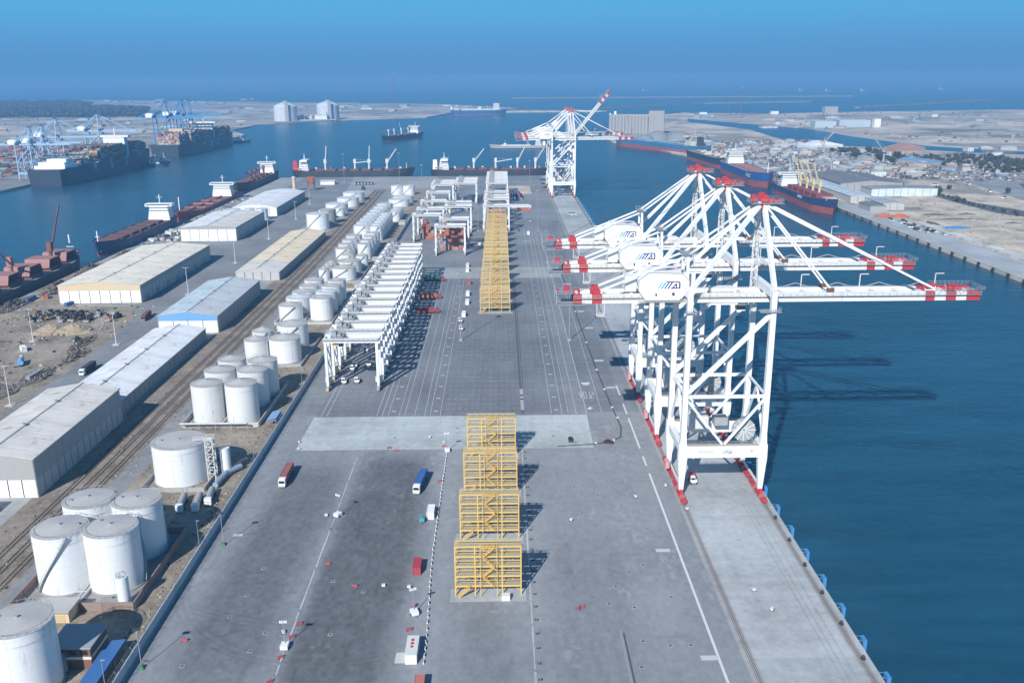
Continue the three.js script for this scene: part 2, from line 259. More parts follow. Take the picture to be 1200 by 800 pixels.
// painted lines and patches on the yard, each lying on it
{
  const p = new THREE.Group(); p.name = 'road_markings'; p.userData.kind = 'structure'; scene.add(p);
  const line = (x0, z0, x1, z1, w = 0.3, m = M.paint, y = 0.1) => part('line', nb().beam([x0, y, -z0], [x1, y, -z1], w, 0.02), m, p);
  for (const [a, b] of [[150, 314], [321, 330], [338, 372], [377, 390], [402, 416]]) line(55.7, a, 55.7, b, 0.75);
  for (let z = 196; z < 330;) { const L = between(3, 11); line(-58.8 + between(-0.1, 0.1), z, -58.8 + between(-0.1, 0.1), z + L, between(0.3, 0.6), M.faint); z += L + (rnd() < 0.4 ? between(0.4, 2.5) : 0.05); }
  for (let z = 160; z < 338;) { const L = between(4, 12); line(7.5, z, 7.5, z + L, between(0.35, 0.6), M.faint); z += L + (rnd() < 0.3 ? between(0.3, 1.5) : 0.05); }
  for (const x of [21.8, 26.5, 29.4, 33, 37.7, 44.6]) line(x, 378, x + 0.3, 900, x === 37.7 ? 0.24 : 0.16);
  for (const x of [-28.5, -33, -35.5, -40, -44.5, -47, -52]) line(x, 378, x, 660, 0.16);
  for (const x of [-57, -54.6, -79.5, -82]) line(x, 378, x, 660, 0.2);
  for (let z = 383; z < 655; z += 17) { for (const x of [24.2, -30.7, -49.8]) part('marking_block', nb().box(x - 1, x + 1, 0.09, 0.11, -z - 0.8, -z), M.paint, p); }
  for (const [x, z, w, d] of [[50, 520, 5, 3], [49, 455, 5, 3], [50.5, 412, 4.5, 2.2], [49, 560, 4, 3], [48.5, 255, 4.5, 2], [51, 199.5, 4.5, 2], [45.5, 640, 5, 4], [46, 610, 4, 3], [36, 720, 5, 2], [20, 820, 6, 2]]) part('pale_patch', nb().box(x, x + w, 0.09, 0.11, -z - d, -z), M.patch, p);
  // rows of short joints across the block pads
  const dash = nb();
  for (let z = 386; z < 655; z += 6.4) for (let x = -26; x < 20; x += 2.75) { if (x > 6.4 && x < 11) continue; if (x > -14.5 && x < 5.5 && z > 556) continue; if (rnd() < 0.12) continue; dash.box(x, x + 1.15, 0.085, 0.1, -z - 0.28, -z); }
  for (let z = 386; z < 655; z += 6.4) for (let x = -80; x < -62; x += 2.75) { if (rnd() < 0.2) continue; dash.box(x, x + 1.1, 0.085, 0.1, -z - 0.26, -z); }
  const dm = part('pad_joint', dash, mat(0.42, 0.43, 0.43, 0.9), p); dm.userData.kind = 'stuff';
  // the word on the truck lane, read by drivers coming towards the camera
  const seg = { S: [[0, 0, 1, 0], [0, 0, 0, .5], [0, .5, 1, .5], [1, .5, 1, 1], [0, 1, 1, 1]], L: [[0, 0, 0, 1], [0, 1, 1, 1]], O: [[0, 0, 1, 0], [0, 1, 1, 1], [0, 0, 0, 1], [1, 0, 1, 1]], W: [[0, 0, .25, 1], [.25, 1, .5, .4], [.5, .4, .75, 1], [.75, 1, 1, 0]] };
  'SLOW'.split('').forEach((c, i) => { for (const [a, b, e, f] of seg[c]) line(43.2 - i * 1.75 - a * 1.2, 407 - b * 9, 43.2 - i * 1.75 - e * 1.2, 407 - f * 9, 0.26); });
  part('arrow_head', nb().quad(V(38.4, 0.1, -421), V(43.4, 0.1, -421), V(42, 0.1, -417), V(39.8, 0.1, -417)), M.paint, p);
  part('arrow_head', nb().quad(V(38.2, 0.1, -384), V(40, 0.1, -387), V(41.2, 0.1, -385), V(39.6, 0.1, -383)), M.paint, p);
  // cable slot between the blocks, and the steel drain plate near the camera
  part('cable_slot', nb().box(8.0, 8.9, 0.07, 0.1, -660, -417), M.stain, p); part('cable_slot', nb().box(9.5, 9.9, 0.07, 0.09, -660, -417), M.stain, p);
  for (let z = 379; z < 416; z += 2.6) part('slot_cover', nb().box(8.1, 9.6, 0.08, 0.12, -z - 1.5, -z), rnd() < 0.4 ? M.stain : M.patch, p);
  part('drain_cover', nb().box(31.2, 32.0, 0.05, 0.3, -213, -160), M.steel, p); part('drain_slot', nb().box(32.1, 32.6, 0.06, 0.08, -212, -160), M.stain, p);
  // manhole frames: pale square with a dark lid
  for (const [x, z] of [[38, 243], [26, 303], [33, 235], [30, 226], [37, 224], [48.5, 229], [49.5, 206], [37, 208], [44, 206], [35, 197], [-66, 214], [-75, 248], [-76, 233], [-68, 206], [-84, 200], [-48, 213], [-42, 234], [14, 312], [21, 352], [-20, 362], [-46, 352], [30, 345], [34, 296], [27, 282], [-78, 222], [-52, 240], [45, 300], [20, 480], [43, 247]]) { part('manhole_frame', nb().box(x - 0.62, x + 0.62, 0.08, 0.13, -z - 0.62, -z + 0.62), M.quayEdge, p); part('manhole_lid', nb().box(x - 0.45, x + 0.45, 0.12, 0.15, -z - 0.45, -z + 0.45), M.stain, p); }
}
{ // railway: three tracks with rails, sleepers under the near stretch
  const rail = (X, z0, z1, lean, label) => {
    const t = thing('railway_track', label, 'railway track', X, 0, 0, 'railway tracks beside the warehouses');
    const xs = z => (z > 700 ? -(z - 700) * lean : 0);
    for (const s of [-0.75, 0.75]) { const b = nb(); for (let z = z0; z < z1; z += 50) b.beam([s + xs(z), 0.3, -z], [s + xs(Math.min(z + 50, z1)), 0.3, -Math.min(z + 50, z1)], 0.16, 0.18); part('rail', b, M.railSteel, t); }
    const far = nb(); let n = 0; const sg = nb().box(-1.25, 1.25, 0.06, 0.22, -0.14, 0.14).geo();
    for (let z = z0; z < z1; z += 1.6) { if (z < 360 && n < 95 && z > 195) { const m = part('sleeper', sg, M.sleeper, t); m.position.set(0, 0, -z); n++; } else far.box(xs(z) - 1.25, xs(z) + 1.25, 0.06, 0.22, -z - 0.14, -z + 0.14); }
    part('far_sleepers', far, M.sleeper, t).userData.kind = 'stuff';
  };
  rail(-151.5, 120, 1220, 0.012, 'railway track along the edge of the tank road'); rail(-156.5, 120, 1225, 0.014, 'middle railway track between the warehouses and tanks'); rail(-161.5, 120, 1225, 0.016, 'railway track nearest the warehouse walls');
}
// breakwaters far out
function breakwater(pts, w, label) { const t = thing('breakwater', label, 'breakwater', 0, 0); const b = nb(); for (let i = 0; i < pts.length - 1; i++) b.beam([pts[i][0], -1, -pts[i][1]], [pts[i + 1][0], -1, -pts[i + 1][1]], w, 8); part('rubble_bank', b, M.rock, t); const c = nb(); for (let i = 0; i < pts.length - 1; i++) c.beam([pts[i][0], 4, -pts[i][1]], [pts[i + 1][0], 4, -pts[i + 1][1]], w * 0.3, 2); part('crest', c, M.rock, t); }
breakwater([[1640, 4230], [2850, 5310]], 26, 'pale straight breakwater running out to sea from the flats');
breakwater([[460, 4370], [1116, 5060], [1761, 5237]], 14, 'thin bent breakwater beyond the grain silo');
breakwater([[85, 6620], [2490, 6518]], 22, 'farthest low breakwater parallel to the horizon');
{ const o = new THREE.Mesh(slabGeo([[14, 4020], [440, 4035], [470, 4060], [60, 4200]], -6, 1.5), M.sandy); o.name = 'sand_spit'; o.userData.kind = 'structure'; scene.add(o); }
// ---------- logo print: slanted bars and a letter, dark blue and teal on white ----------
function logoTexture() {
  const c = document.createElement('canvas'); c.width = 512; c.height = 256; const x = c.getContext('2d');
  x.fillStyle = '#f2f3f4'; x.fillRect(0, 0, 512, 256);
  const par = (x0, w, col, top = 70) => { x.fillStyle = col; x.beginPath(); x.moveTo(x0, 205); x.lineTo(x0 + w, 205); x.lineTo(x0 + w + 88, top); x.lineTo(x0 + 88, top); x.fill(); };
  par(20, 34, '#3fc1b0'); par(86, 34, '#2f8fb8'); par(152, 34, '#1f5f9c'); par(218, 34, '#20346f');
  x.fillStyle = '#20295c'; x.fillRect(200, 50, 262, 24); x.beginPath(); x.moveTo(440, 50); x.quadraticCurveTo(492, 52, 494, 100); x.lineTo(494, 205); x.lineTo(462, 205); x.lineTo(462, 100); x.quadraticCurveTo(460, 76, 440, 74); x.fill();
  x.fillRect(300, 180, 190, 25); x.beginPath(); x.moveTo(300, 205); x.lineTo(396, 92); x.lineTo(424, 92); x.lineTo(340, 205); x.fill(); x.fillRect(396, 92, 26, 112);
  const t = new THREE.CanvasTexture(c); t.colorSpace = THREE.SRGBColorSpace; return t;
}
const logoTex = logoTexture();
M.logo = new THREE.MeshStandardMaterial({ map: logoTex, roughness: 0.5 });
function textMat(str, fg, bg, w = 256, h = 128, px = 100) {
  const c = document.createElement('canvas'); c.width = w; c.height = h; const x = c.getContext('2d'); x.fillStyle = bg; x.fillRect(0, 0, w, h); x.fillStyle = fg; x.font = 'bold ' + px + 'px sans-serif'; x.textAlign = 'center'; x.textBaseline = 'middle'; x.fillText(str, w / 2, h / 2);
  const t = new THREE.CanvasTexture(c); t.colorSpace = THREE.SRGBColorSpace; return new THREE.MeshStandardMaterial({ map: t, roughness: 0.6 });
}
function plate(name, w, h, m, parent, x, y, z, turn = 0) { const o = part(name, new THREE.PlaneGeometry(w, h), m, parent); o.position.set(x, y, z); o.rotation.y = turn; return o; }

// ---------- ship-to-shore crane ----------
M.cranePaint = mat(0.79, 0.79, 0.78, 0.5, { map: tex(512, 512, 30, 24, (u, v) => { const s = step01(0.6, 0.82, fbm(u, v, 40, 3, 161, 2)) * step01(0.45, 0.75, fbm(u, v, 5, 3, 162)); return [0.96 - 0.16 * s, 0.96 - 0.22 * s, 0.96 - 0.28 * s].map(c => c + 0.08 * (fbm(u, v, 24, 3, 163) - 0.5)); }) });
const cranePaint = { main: M.cranePaint, band: M.red, head: M.red, house: M.whiteClean, bogie: M.red };
const bogiePale = mat(0.5, 0.14, 0.15, 0.65);
const terminalBlue = { main: mat(0.07, 0.24, 0.47, 0.55), band: mat(0.09, 0.27, 0.5, 0.55), head: mat(0.04, 0.12, 0.26, 0.6), house: M.whiteClean, bogie: M.navy };
function quayCrane(label, X, Z, { raised = false, paint = cranePaint, number, scale = 1, group, simple = false } = {}) {
  const t = thing('quay_crane', label, 'crane', X, Z, 0, group); if (scale !== 1) t.scale.setScalar(scale);
  const xl = -14.4, xw = 14.2, F = 12, G = 4; // rails, half distance of the leg frames, half distance of the girders
  for (const x of [xl, xw]) {
    for (const s of [-1, 1]) {
      const b = nb().taper([x, 2.6, s * F], 1.5, 1.8, [x, 15, s * F], 3.2, 2.4).taper([x, 15, s * F], 3.2, 2.4, [x, 20, s * F], 3.0, 2.4).taper([x, 20, s * F], 2.5, 2.3, [x, 24, s * F], 1.9, 2.2).taper([x, 24, s * F], 1.9, 2.2, [x, 76, s * F], 1.8, 2.1);
      const leg = part('leg', b, paint.main, t);
      if (!simple) {
        for (let k = 0; k < 7; k++) { const z = s * F + s * (6.6 - k * 2.6); const bg = part('bogie', nb().box(x - 0.8, x + 0.8, 0.75, 1.9, z - 1.05, z + 1.05).cyl([x - 0.35, 0.55, z - 0.55], [x + 0.35, 0.55, z - 0.55], 0.42, 0.42, 8).cyl([x - 0.35, 0.55, z + 0.55], [x + 0.35, 0.55, z + 0.55], 0.42, 0.42, 8).box(x - 1.2, x - 0.8, 0.9, 1.6, z - 0.5, z + 0.5), k % 3 === 1 ? bogiePale : paint.bogie, t); }
        part('equaliser', nb().taper([x, 1.9, s * F], 0.9, 5, [x, 3.0, s * F], 1.2, 1.6), paint.bogie, t);
        if (x === xl && s < 0) { part('cabinet', nb().box(x - 2.6, x - 1.1, 3.2, 6, s * F - s * 6 - 1.6, s * F - s * 6 + 1.6), mat(0.6, 0.28, 0.28, 0.6), t); part('ladder', nb().rail([[x - 1.3, 20, s * F], [x - 1.3, 68, s * F]], 0.7, 0.08, 3), M.grey, leg); }
      }
    }
    part('sill_beam', nb().box(x - 0.3, x + 0.3, 3.0, 3.8, -F + 0.9, F - 0.9), M.offwhite, t);
    part('side_portal_beam', nb().box(x - 0.9, x + 0.9, 16.2, 19.0, -F + 1.2, F - 1.2), paint.main, t);
    part('upper_cross_beam', nb().box(x - 1, x + 1, 73.4, 76.2, -F + 1.1, F - 1.1), paint.main, t);
    const br = nb(); br.beam([x, 38, -F], [x, 38, F], 0.7); br.beam([x, 20, -F], [x, 38, 0], 0.7); br.beam([x, 20, F], [x, 38, 0], 0.7); part('side_brace', br, paint.main, t);
  }
  for (const s of [-1, 1]) {
    const pb = part('portal_beam', nb().box(xl + 1.5, xw - 1.5, 15.2, 19.6, s * F - 1.1, s * F + 1.1), paint.main, t);
    part('tie_beam', nb().beam([xl, 38, s * F], [xw, 38, s * F], 0.9, 1.1), paint.main, t);
    part('diagonal_brace', nb().beam([xl + 0.8, 39.5, s * F], [xw - 0.8, 67.5, s * F], 1.1, 1.5), paint.main, t);
    part('diagonal_brace', nb().beam([xl + 0.6, 37, s * F], [-0.4, 20, s * F], 0.8), paint.main, t); part('diagonal_brace', nb().beam([xw - 0.6, 37, s * F], [0.4, 20, s * F], 0.8), paint.main, t);
    if (!simple) {
      part('handrail', nb().rail([[xl + 2, 19.6, s * (F - 0.9)], [xw - 2, 19.6, s * (F - 0.9)]]), M.grey, pb); part('walkway', nb().box(xl + 1.6, xw - 1.6, 19.62, 19.75, s * F - 1, s * F + 1), M.grate, pb);
      if (s > 0) {
        plate('logo', 4.2, 2.1, M.logo, pb, 1.2, 17.4, F + 1.12); plate('safety_board', 7.2, 1.7, mat(0.72, 0.72, 0.72, 0.7), pb, -6.4, 17.5, F + 1.12);
        for (let k = 0; k < 3; k++) part('board_line', nb().box(-9.4, -3.6, 17.0 + k * 0.42, 17.12 + k * 0.42, F + 1.13, F + 1.15), M.grey, pb);
        if (number) plate('number', 2.4, 1.7, textMat(number, '#33363c', '#e9e9e8'), pb, 10.2, 17.6, F + 1.12);
      }
    }
  }
  if (!simple) {
    part('cable_reel', nb().cyl([xw - 6.5, 24.4, F - 2.2], [xw - 6.5, 24.4, F - 3.4], 4.2, 4.2, 24), M.grey, t);
    part('reel_spokes', (() => { const b = nb(); for (let k = 0; k < 12; k++) { const a = k / 12 * Math.PI * 2; b.beam([xw - 6.5, 24.4, F - 2.1], [xw - 6.5 + 4.3 * Math.cos(a), 24.4 + 4.3 * Math.sin(a), F - 2.1], 0.25); } return b; })(), M.offwhite, t);
    part('electrical_house', nb().box(-9, -2, 19.8, 24.6, -F + 1.5, -F + 9), M.offwhite, t);
    part('electrical_house', nb().box(1, 6, 19.8, 22.8, -F + 1.5, -F + 6), M.grey, t);
  }
  // girders: twin boxes from the landward tip to the waterside hinge, the boom beyond it
  const yb = 70.2, yt = 73.3, x0 = -53.5, xh = 16.4, x1 = 88.6;
  for (const s of [-1, 1]) {
    part('girder', nb().box(x0, xh, yb, yt, s * G - 0.85, s * G + 0.85), paint.main, t);
    for (const [a, c] of [[x0 - 0.03, x0 + 2.9], [x0 + 6.4, x0 + 9.9]]) part('red_band', nb().box(a, c, yb - 0.03, yt + 0.03, s * G - 0.9, s * G + 0.9), paint.band, t);
    if (!simple) part('girder_walkway', nb().box(x0, xh, yt - 1.2, yt - 1.1, s * (G + 0.85), s * (G + 1.75)).rail([[x0, yt - 1.1, s * (G + 1.7)], [xh, yt - 1.1, s * (G + 1.7)]]), M.grate, t);
  }
  const cr = nb(); for (let x = x0 + 1; x < xh; x += 9.6) cr.box(x, x + 0.9, yt - 1.4, yt - 0.2, -G + 0.85, G - 0.85); part('girder_cross_beams', cr, paint.main, t);
  if (!simple) {
    const e = nb(); e.rail([[x0 - 6, yt + 0.6, -G - 1], [x0, yt + 0.6, -G - 1]]).rail([[x0 - 6, yt + 0.6, G + 1], [x0, yt + 0.6, G + 1]]).rail([[x0 - 6, yt + 0.6, -G - 1], [x0 - 6, yt + 0.6, G + 1]]).box(x0 - 6, x0, yt + 0.45, yt + 0.6, -G - 1, G + 1).rail([[x0 - 6, yt - 3.4, G + 1], [x0 + 4, yt - 3.4, G + 1]]).box(x0 - 6, x0 + 4, yt - 3.6, yt - 3.4, -G, G + 1);
    for (const z of [-G - 1, G + 1]) e.beam([x0 - 6, yt - 3.5, z], [x0 - 6, yt + 1.7, z], 0.2);
    part('tip_platform', e, M.steel, t);
    part('tip_sheaves', nb().box(x0 - 3, x0 - 1, yt, yt + 1.4, -G, -G + 2).box(x0 - 3.4, x0 - 1.2, yt, yt + 1.4, 1, 3).box(x0 - 5.5, x0 - 4.6, yt, yt + 1.0, -1, 1), paint.band, t);
    part('service_platform', nb().box(x0 + 8, x0 + 11, yt - 7.5, yt - 7.3, G - 1, G + 2).rail([[x0 + 8, yt - 7.3, G + 2], [x0 + 11, yt - 7.3, G + 2], [x0 + 11, yt - 7.3, G - 1]]).beam([x0 + 8.2, yt - 7.4, G + 0.8], [x0 + 8.2, yb, G + 0.8], 0.2).beam([x0 + 10.8, yt - 7.4, G + 0.8], [x0 + 10.8, yb, G + 0.8], 0.2), M.offwhite, t);
  }
  const boom = new THREE.Group(); boom.name = 'boom'; boom.position.set(xh, 72, 0); if (raised) boom.rotation.z = 50.5 * Math.PI / 180; t.add(boom);
  const L = x1 - xh, bx = v => v - xh, ya = yb - 72, yc = yt - 72;
  for (const s of [-1, 1]) {
    part('boom_girder', nb().box(0.15, L, ya, yc, s * G - 0.85, s * G + 0.85), paint.main, boom);
    for (const [a, c] of [[69.4, 72.7], [76.6, 80.2], [83.8, 88.65]]) part('red_band', nb().box(bx(a), bx(c), ya - 0.03, yc + 0.03, s * G - 0.9, s * G + 0.9), paint.band, boom);
    if (!simple) part('boom_walkway', nb().box(0.5, L, yc - 1.2, yc - 1.1, s * (G + 0.85), s * (G + 1.75)).rail([[0.5, yc - 1.1, s * (G + 1.7)], [L, yc - 1.1, s * (G + 1.7)]]).rail([[0.5, ya - 0.5, s * (G + 0.2)], [bx(76), ya - 0.5, s * (G + 0.2)]], 0.5, 0.09, 3), M.steel, boom);
  }
  const bc = nb(); for (let x = 3; x < L; x += 8.2) { bc.box(x, x + 0.9, yc - 1.3, yc - 0.3, -G + 0.85, G - 0.85); } part('boom_cross_beams', bc, paint.main, boom);
  if (!simple) {
    const vb = nb(); for (let x = 5; x < L - 14; x += 15) vb.beam([x, yc + 0.1, -G], [x + 5, yc + 1.6, -G], 0.25).beam([x + 5, yc + 1.6, -G], [x + 10, yc + 0.1, -G], 0.25); part('bracing', vb, M.grey, boom);
    const lp = nb(); for (const x of [12, 33, 60]) lp.beam([x, yc, -G], [x, yc + 4.6, -G], 0.28).beam([x, yc + 4.6, -G], [x + 3, yc + 4.6, -G], 0.28); part('lamp_bracket', lp, M.offwhite, boom);
    part('boom_tip_platform', nb().rail([[L - 14, yc, -G - 1.4], [L + 1.5, yc, -G - 1.4], [L + 1.5, yc, G + 1.4], [L - 14, yc, G + 1.4]], 1.5, 0.1, 1.5).box(L - 7, L + 1.4, yc - 0.9, yc - 0.75, -G + 0.9, G - 0.9), M.steel, boom);
    part('boom_tip_sheaves', nb().box(L - 16, L - 13, yc, yc + 1.3, -G + 0.5, -G + 2.2).box(L - 8.5, L - 5, yc - 0.5, yc + 1.1, -2.6, -1).box(L - 8, L - 5.5, yc - 0.5, yc + 1.1, 0.6, 2.4), paint.band, boom);
    part('stay_lug', nb().box(bx(35), bx(37.4), yc, yc + 1.5, -G - 0.5, -G + 0.5).box(bx(35), bx(37.4), yc, yc + 1.5, G - 0.5, G + 0.5), M.brown, boom);
  }
  // machinery house: eight-sided outline seen along the quay
  {
    const hx = -22.2, prof = [[-6.6, 71.6], [5.2, 71.6], [8.4, 74.6], [8.4, 78.4], [6, 80.9], [-5.4, 81.4], [-9, 78.8], [-9, 75]];
    const b = nb(), zf = 6.6, zb = -6.6, pt = (q, z, e = 0) => V(hx + q[0] * (1 - e), q[1], z);
    const n = prof.length; for (let i = 0; i < n; i++) { const p = prof[i], q = prof[(i + 1) % n]; b.quad(pt(p, zf), pt(p, zb), pt(q, zb), pt(q, zf)); }
    for (const z of [zf, zb]) for (let i = 1; i < n - 1; i++) b.tri(pt(prof[0], z), pt(prof[i], z), pt(prof[i + 1], z));
    const h = part('machinery_house', b, paint.house, t);
    const tr = nb(); for (let i = 0; i < n; i++) { const p = prof[i], q = prof[(i + 1) % n]; tr.beam([hx + p[0], p[1], zf + 0.02], [hx + q[0], q[1], zf + 0.02], 0.22); } part('edge_trim', tr, M.grey, h);
    if (!simple) {
      plate('logo', 8.6, 4.3, M.logo, h, hx + 1.4, 76.9, zf + 0.04);
      part('roof_seam', nb().box(hx - 5, hx + 5.8, 81.0, 81.5, -0.2, 0.2).box(hx - 9.05, hx - 8.9, 75.2, 78.6, -3, -2.6), M.grey, h);
      part('house_window', nb().box(hx - 9.12, hx - 8.95, 76, 77.4, 2.2, 3.6).box(hx - 9.12, hx - 8.95, 76, 77.4, -1, 0.4), M.glass, h);
      part('vent', nb().box(hx - 3.2, hx - 2.7, 73.2, 74, zf, zf + 0.3), M.dark, h); part('vent', nb().box(hx + 2.6, hx + 3.4, 73.4, 74.3, zf, zf + 0.4), M.dark, h);
      part('house_walkway', nb().box(hx - 9, hx + 9, 71.2, 71.35, zf, zf + 1.1).rail([[hx - 9, 71.3, zf + 1.1], [hx + 9, 71.3, zf + 1.1]]), M.grate, t);
      part('annex', nb().box(hx - 13, hx - 9.1, 73.6, 79, -6, 1.5), paint.house, t);
    }
  }
  // apex mast, stays and the red head gear
  const ax = 11.2, ay = 104.4;
  for (const s of [-1, 1]) {
    part('mast_leg', nb().beam([xw, 76, s * F], [ax, ay, s * 2.6], 1.3, 1.5), paint.main, t);
    part('back_leg', nb().beam([xl, 76, s * F * 0.98], [ax - 0.8, ay, s * 2.4], 1.25, 1.4), paint.main, t);
    part('stay_post', nb().beam([xl + 0.3, 76, s * 5.2], [xl + 0.3, 86.6, s * 3.6], 0.9), paint.main, t);
    part('back_stay', nb().beam([ax - 1, ay - 0.2, s * 2.4], [xl + 0.3, 86.6, s * 3.6], 0.62).beam([xl + 0.3, 86.6, s * 3.6], [x0 + 8, yt + 0.8, s * G], 0.62), paint.main, t);
    if (!raised) {
      part('fore_stay', nb().beam([ax + 0.8, ay, s * 2.4], [72.4, yt + 1, s * G], 0.66), paint.main, t);
      part('fore_stay', nb().beam([ax + 0.8, ay - 1, s * 2.4], [36.3, yt + 1, s * G], 0.6), paint.main, t);
    } else part('fore_stay', nb().beam([ax + 0.8, ay, s * 2.4], [40, 103, s * 3.4], 0.6), paint.main, t);
    part('stay_lug', nb().box(x0 + 7, x0 + 9.4, yt, yt + 1.6, s * G - 0.6, s * G + 0.6), paint.band, t);
  }
  const mb = nb(); mb.beam([xw - 1.2, 84, -F * 0.8], [xw - 1.2, 84, F * 0.8], 0.7).beam([ax + 1, 95, -4.8], [ax + 1, 95, 4.8], 0.6).beam([xl + 0.3, 86.6, -3.8], [xl + 0.3, 86.6, 3.8], 0.6); part('mast_cross_tie', mb, paint.main, t);
  part('mast_platform', nb().box(xl - 1.6, xl + 2.2, 86.9, 87.1, -5, 5).rail([[xl - 1.6, 87.1, 5], [xl + 2.2, 87.1, 5], [xl + 2.2, 87.1, -5], [xl - 1.6, 87.1, -5]]), M.steel, t);
  const hd = nb(); hd.box(ax - 3.8, ax - 2.2, ay, ay + 2.4, -1.6, 0.6).box(ax + 2, ax + 3.4, ay - 0.2, ay + 1.4, -0.6, 1.6).cyl([ax, ay + 1.8, -1.6], [ax, ay + 1.8, -0.8], 1.35, 1.35, 14).cyl([ax + 0.4, ay + 1.4, 1.2], [ax + 0.4, ay + 1.4, 2], 1.35, 1.35, 14).taper([ax, ay - 2.6, 2.6], 1.2, 1.2, [ax, ay + 0.6, 2.6], 2.6, 2).taper([ax, ay - 2.6, -2.6], 1.2, 1.2, [ax, ay + 0.6, -2.6], 2.6, 2).box(ax + 4, ax + 6.4, ay - 0.4, ay + 0.6, -1, 1);
  part('mast_head', hd, paint.head, t);
  if (!simple) {
    part('mast_head_platform', nb().box(ax - 4.4, ax + 6.6, ay - 0.25, ay - 0.1, -4.2, 4.2).rail([[ax - 4.4, ay, -4.2], [ax + 6.6, ay, -4.2], [ax + 6.6, ay, 4.2], [ax - 4.4, ay, 4.2], [ax - 4.4, ay, -4.2]], 1.3, 0.1, 1.6), M.steel, t);
    const el = nb(); for (let y = 70; y < 98; y += 3.4) { el.beam([xw - 3.6, y, -5.5], [xw - 1.8, y, -5.5], 0.18).beam([xw - 3.6, y, -3.7], [xw - 1.8, y, -3.7], 0.18).beam([xw - 3.6, y, -5.5], [xw - 1.8, y + 3.4, -3.7], 0.14).beam([xw - 3.6, y, -3.7], [xw - 3.6, y + 3.4, -5.5], 0.14); }
    for (const [x, z] of [[-3.6, -5.5], [-1.8, -5.5], [-3.6, -3.7], [-1.8, -3.7]]) el.beam([xw + x, 66, z], [xw + x, 99, z], 0.2); part('ladder_tower', el, M.offwhite, t);
    part('leg_platform', nb().box(xw - 4.6, xw + 2.6, 68.6, 68.8, F - 2, F + 1.8).rail([[xw - 4.6, 68.8, F + 1.8], [xw + 2.6, 68.8, F + 1.8], [xw + 2.6, 68.8, F - 2]]).box(xl - 2, xl + 2, 68.6, 68.8, F + 0.9, F + 2.2).rail([[xl - 2, 68.8, F + 2.2], [xl + 2, 68.8, F + 2.2]]), M.steel, t);
    part('trolley', nb().box(-6, 4, 69.2, 70.1, -G - 0.4, G + 0.4).box(-5, 3, 73.4, 74.6, -2.5, 2.5), paint.main, t); part('operator_cab', nb().box(4.3, 7.2, 66.6, 69.4, 0.2, 2.8), M.whiteClean, t); part('cab_window', nb().box(4.2, 7.3, 67.0, 68.6, 0.1, 2.9), M.glass, t);
  }
  if (!simple) {
    const fs = nb(); for (let x = x0 + 12; x < xh - 2; x += 3.4) { for (let i = 0; i < 4; i++) { const f = i / 4, g = (i + 1) / 4, sag = q => yb - 0.4 - 4.2 * q * (1 - q) * 1.4; fs.beam([x + 3.4 * f, sag(f), -G - 1.2], [x + 3.4 * g, sag(g), -G - 1.2], 0.14); } } part('festoon_cables', fs, M.dark, t);
    const cb = nb(); for (const z of [-1.5, 1.5]) cb.beam([x0 + 2, yt + 0.5, z], [ax - 1, ay + 1, z * 0.6], 0.1).beam([ax + 1, ay + 1, z * 0.6], raised ? [40, 103, z] : [70, yt + 1, z], 0.1); part('hoist_ropes', cb, M.dark, t);
    part('cable_tray', nb().box(xl + 1.0, xl + 1.3, 20, 70, F - 0.4, F + 0.1), M.grey, t);
  }
  return t;
}
quayCrane('tall white quay crane with number 01 on its portal beam', 78.3, 307, { number: '01' });
quayCrane('white quay crane between the two others on the near quay', 78.3, 359, { number: '02' });
quayCrane('white quay crane next to the open stretch of near quay', 78.3, 411, { number: '03' });
quayCrane('distant white quay crane with lowered boom at the pier end, on the near side', 78.3, 1146, { number: '04' });
quayCrane('distant white quay crane with its boom raised steeply', 78.3, 1193, { raised: true, number: '05' });
quayCrane('distant white quay crane with lowered boom beyond the raised one', 78.3, 1242, { number: '06' });
const paleBlue = { ...terminalBlue, main: mat(0.30, 0.44, 0.60, 0.55), band: mat(0.34, 0.48, 0.62, 0.55) };
const blueCranes = []; for (const [Z, s] of [[1369, 0.76], [1407, 0.76], [1452, 0.84], [1605, 0.85], [1930, 0.97], [2029, 0.97], [2072, 0.97]])
  blueCranes.push(quayCrane(Z < 1700 ? 'pale blue quay crane working over the container ship with white stern' : 'blue quay crane standing behind the far container ship', -707, Z, { paint: Z < 1700 ? paleBlue : terminalBlue, scale: s, group: 'blue cranes of the far container terminal', simple: true }));
rank(blueCranes.slice(0, 4), o => o + ' pale blue quay crane along the near container ship, counted from its stern'); rank(blueCranes.slice(4), o => o + ' blue quay crane along the far container ship, counted from its stern');

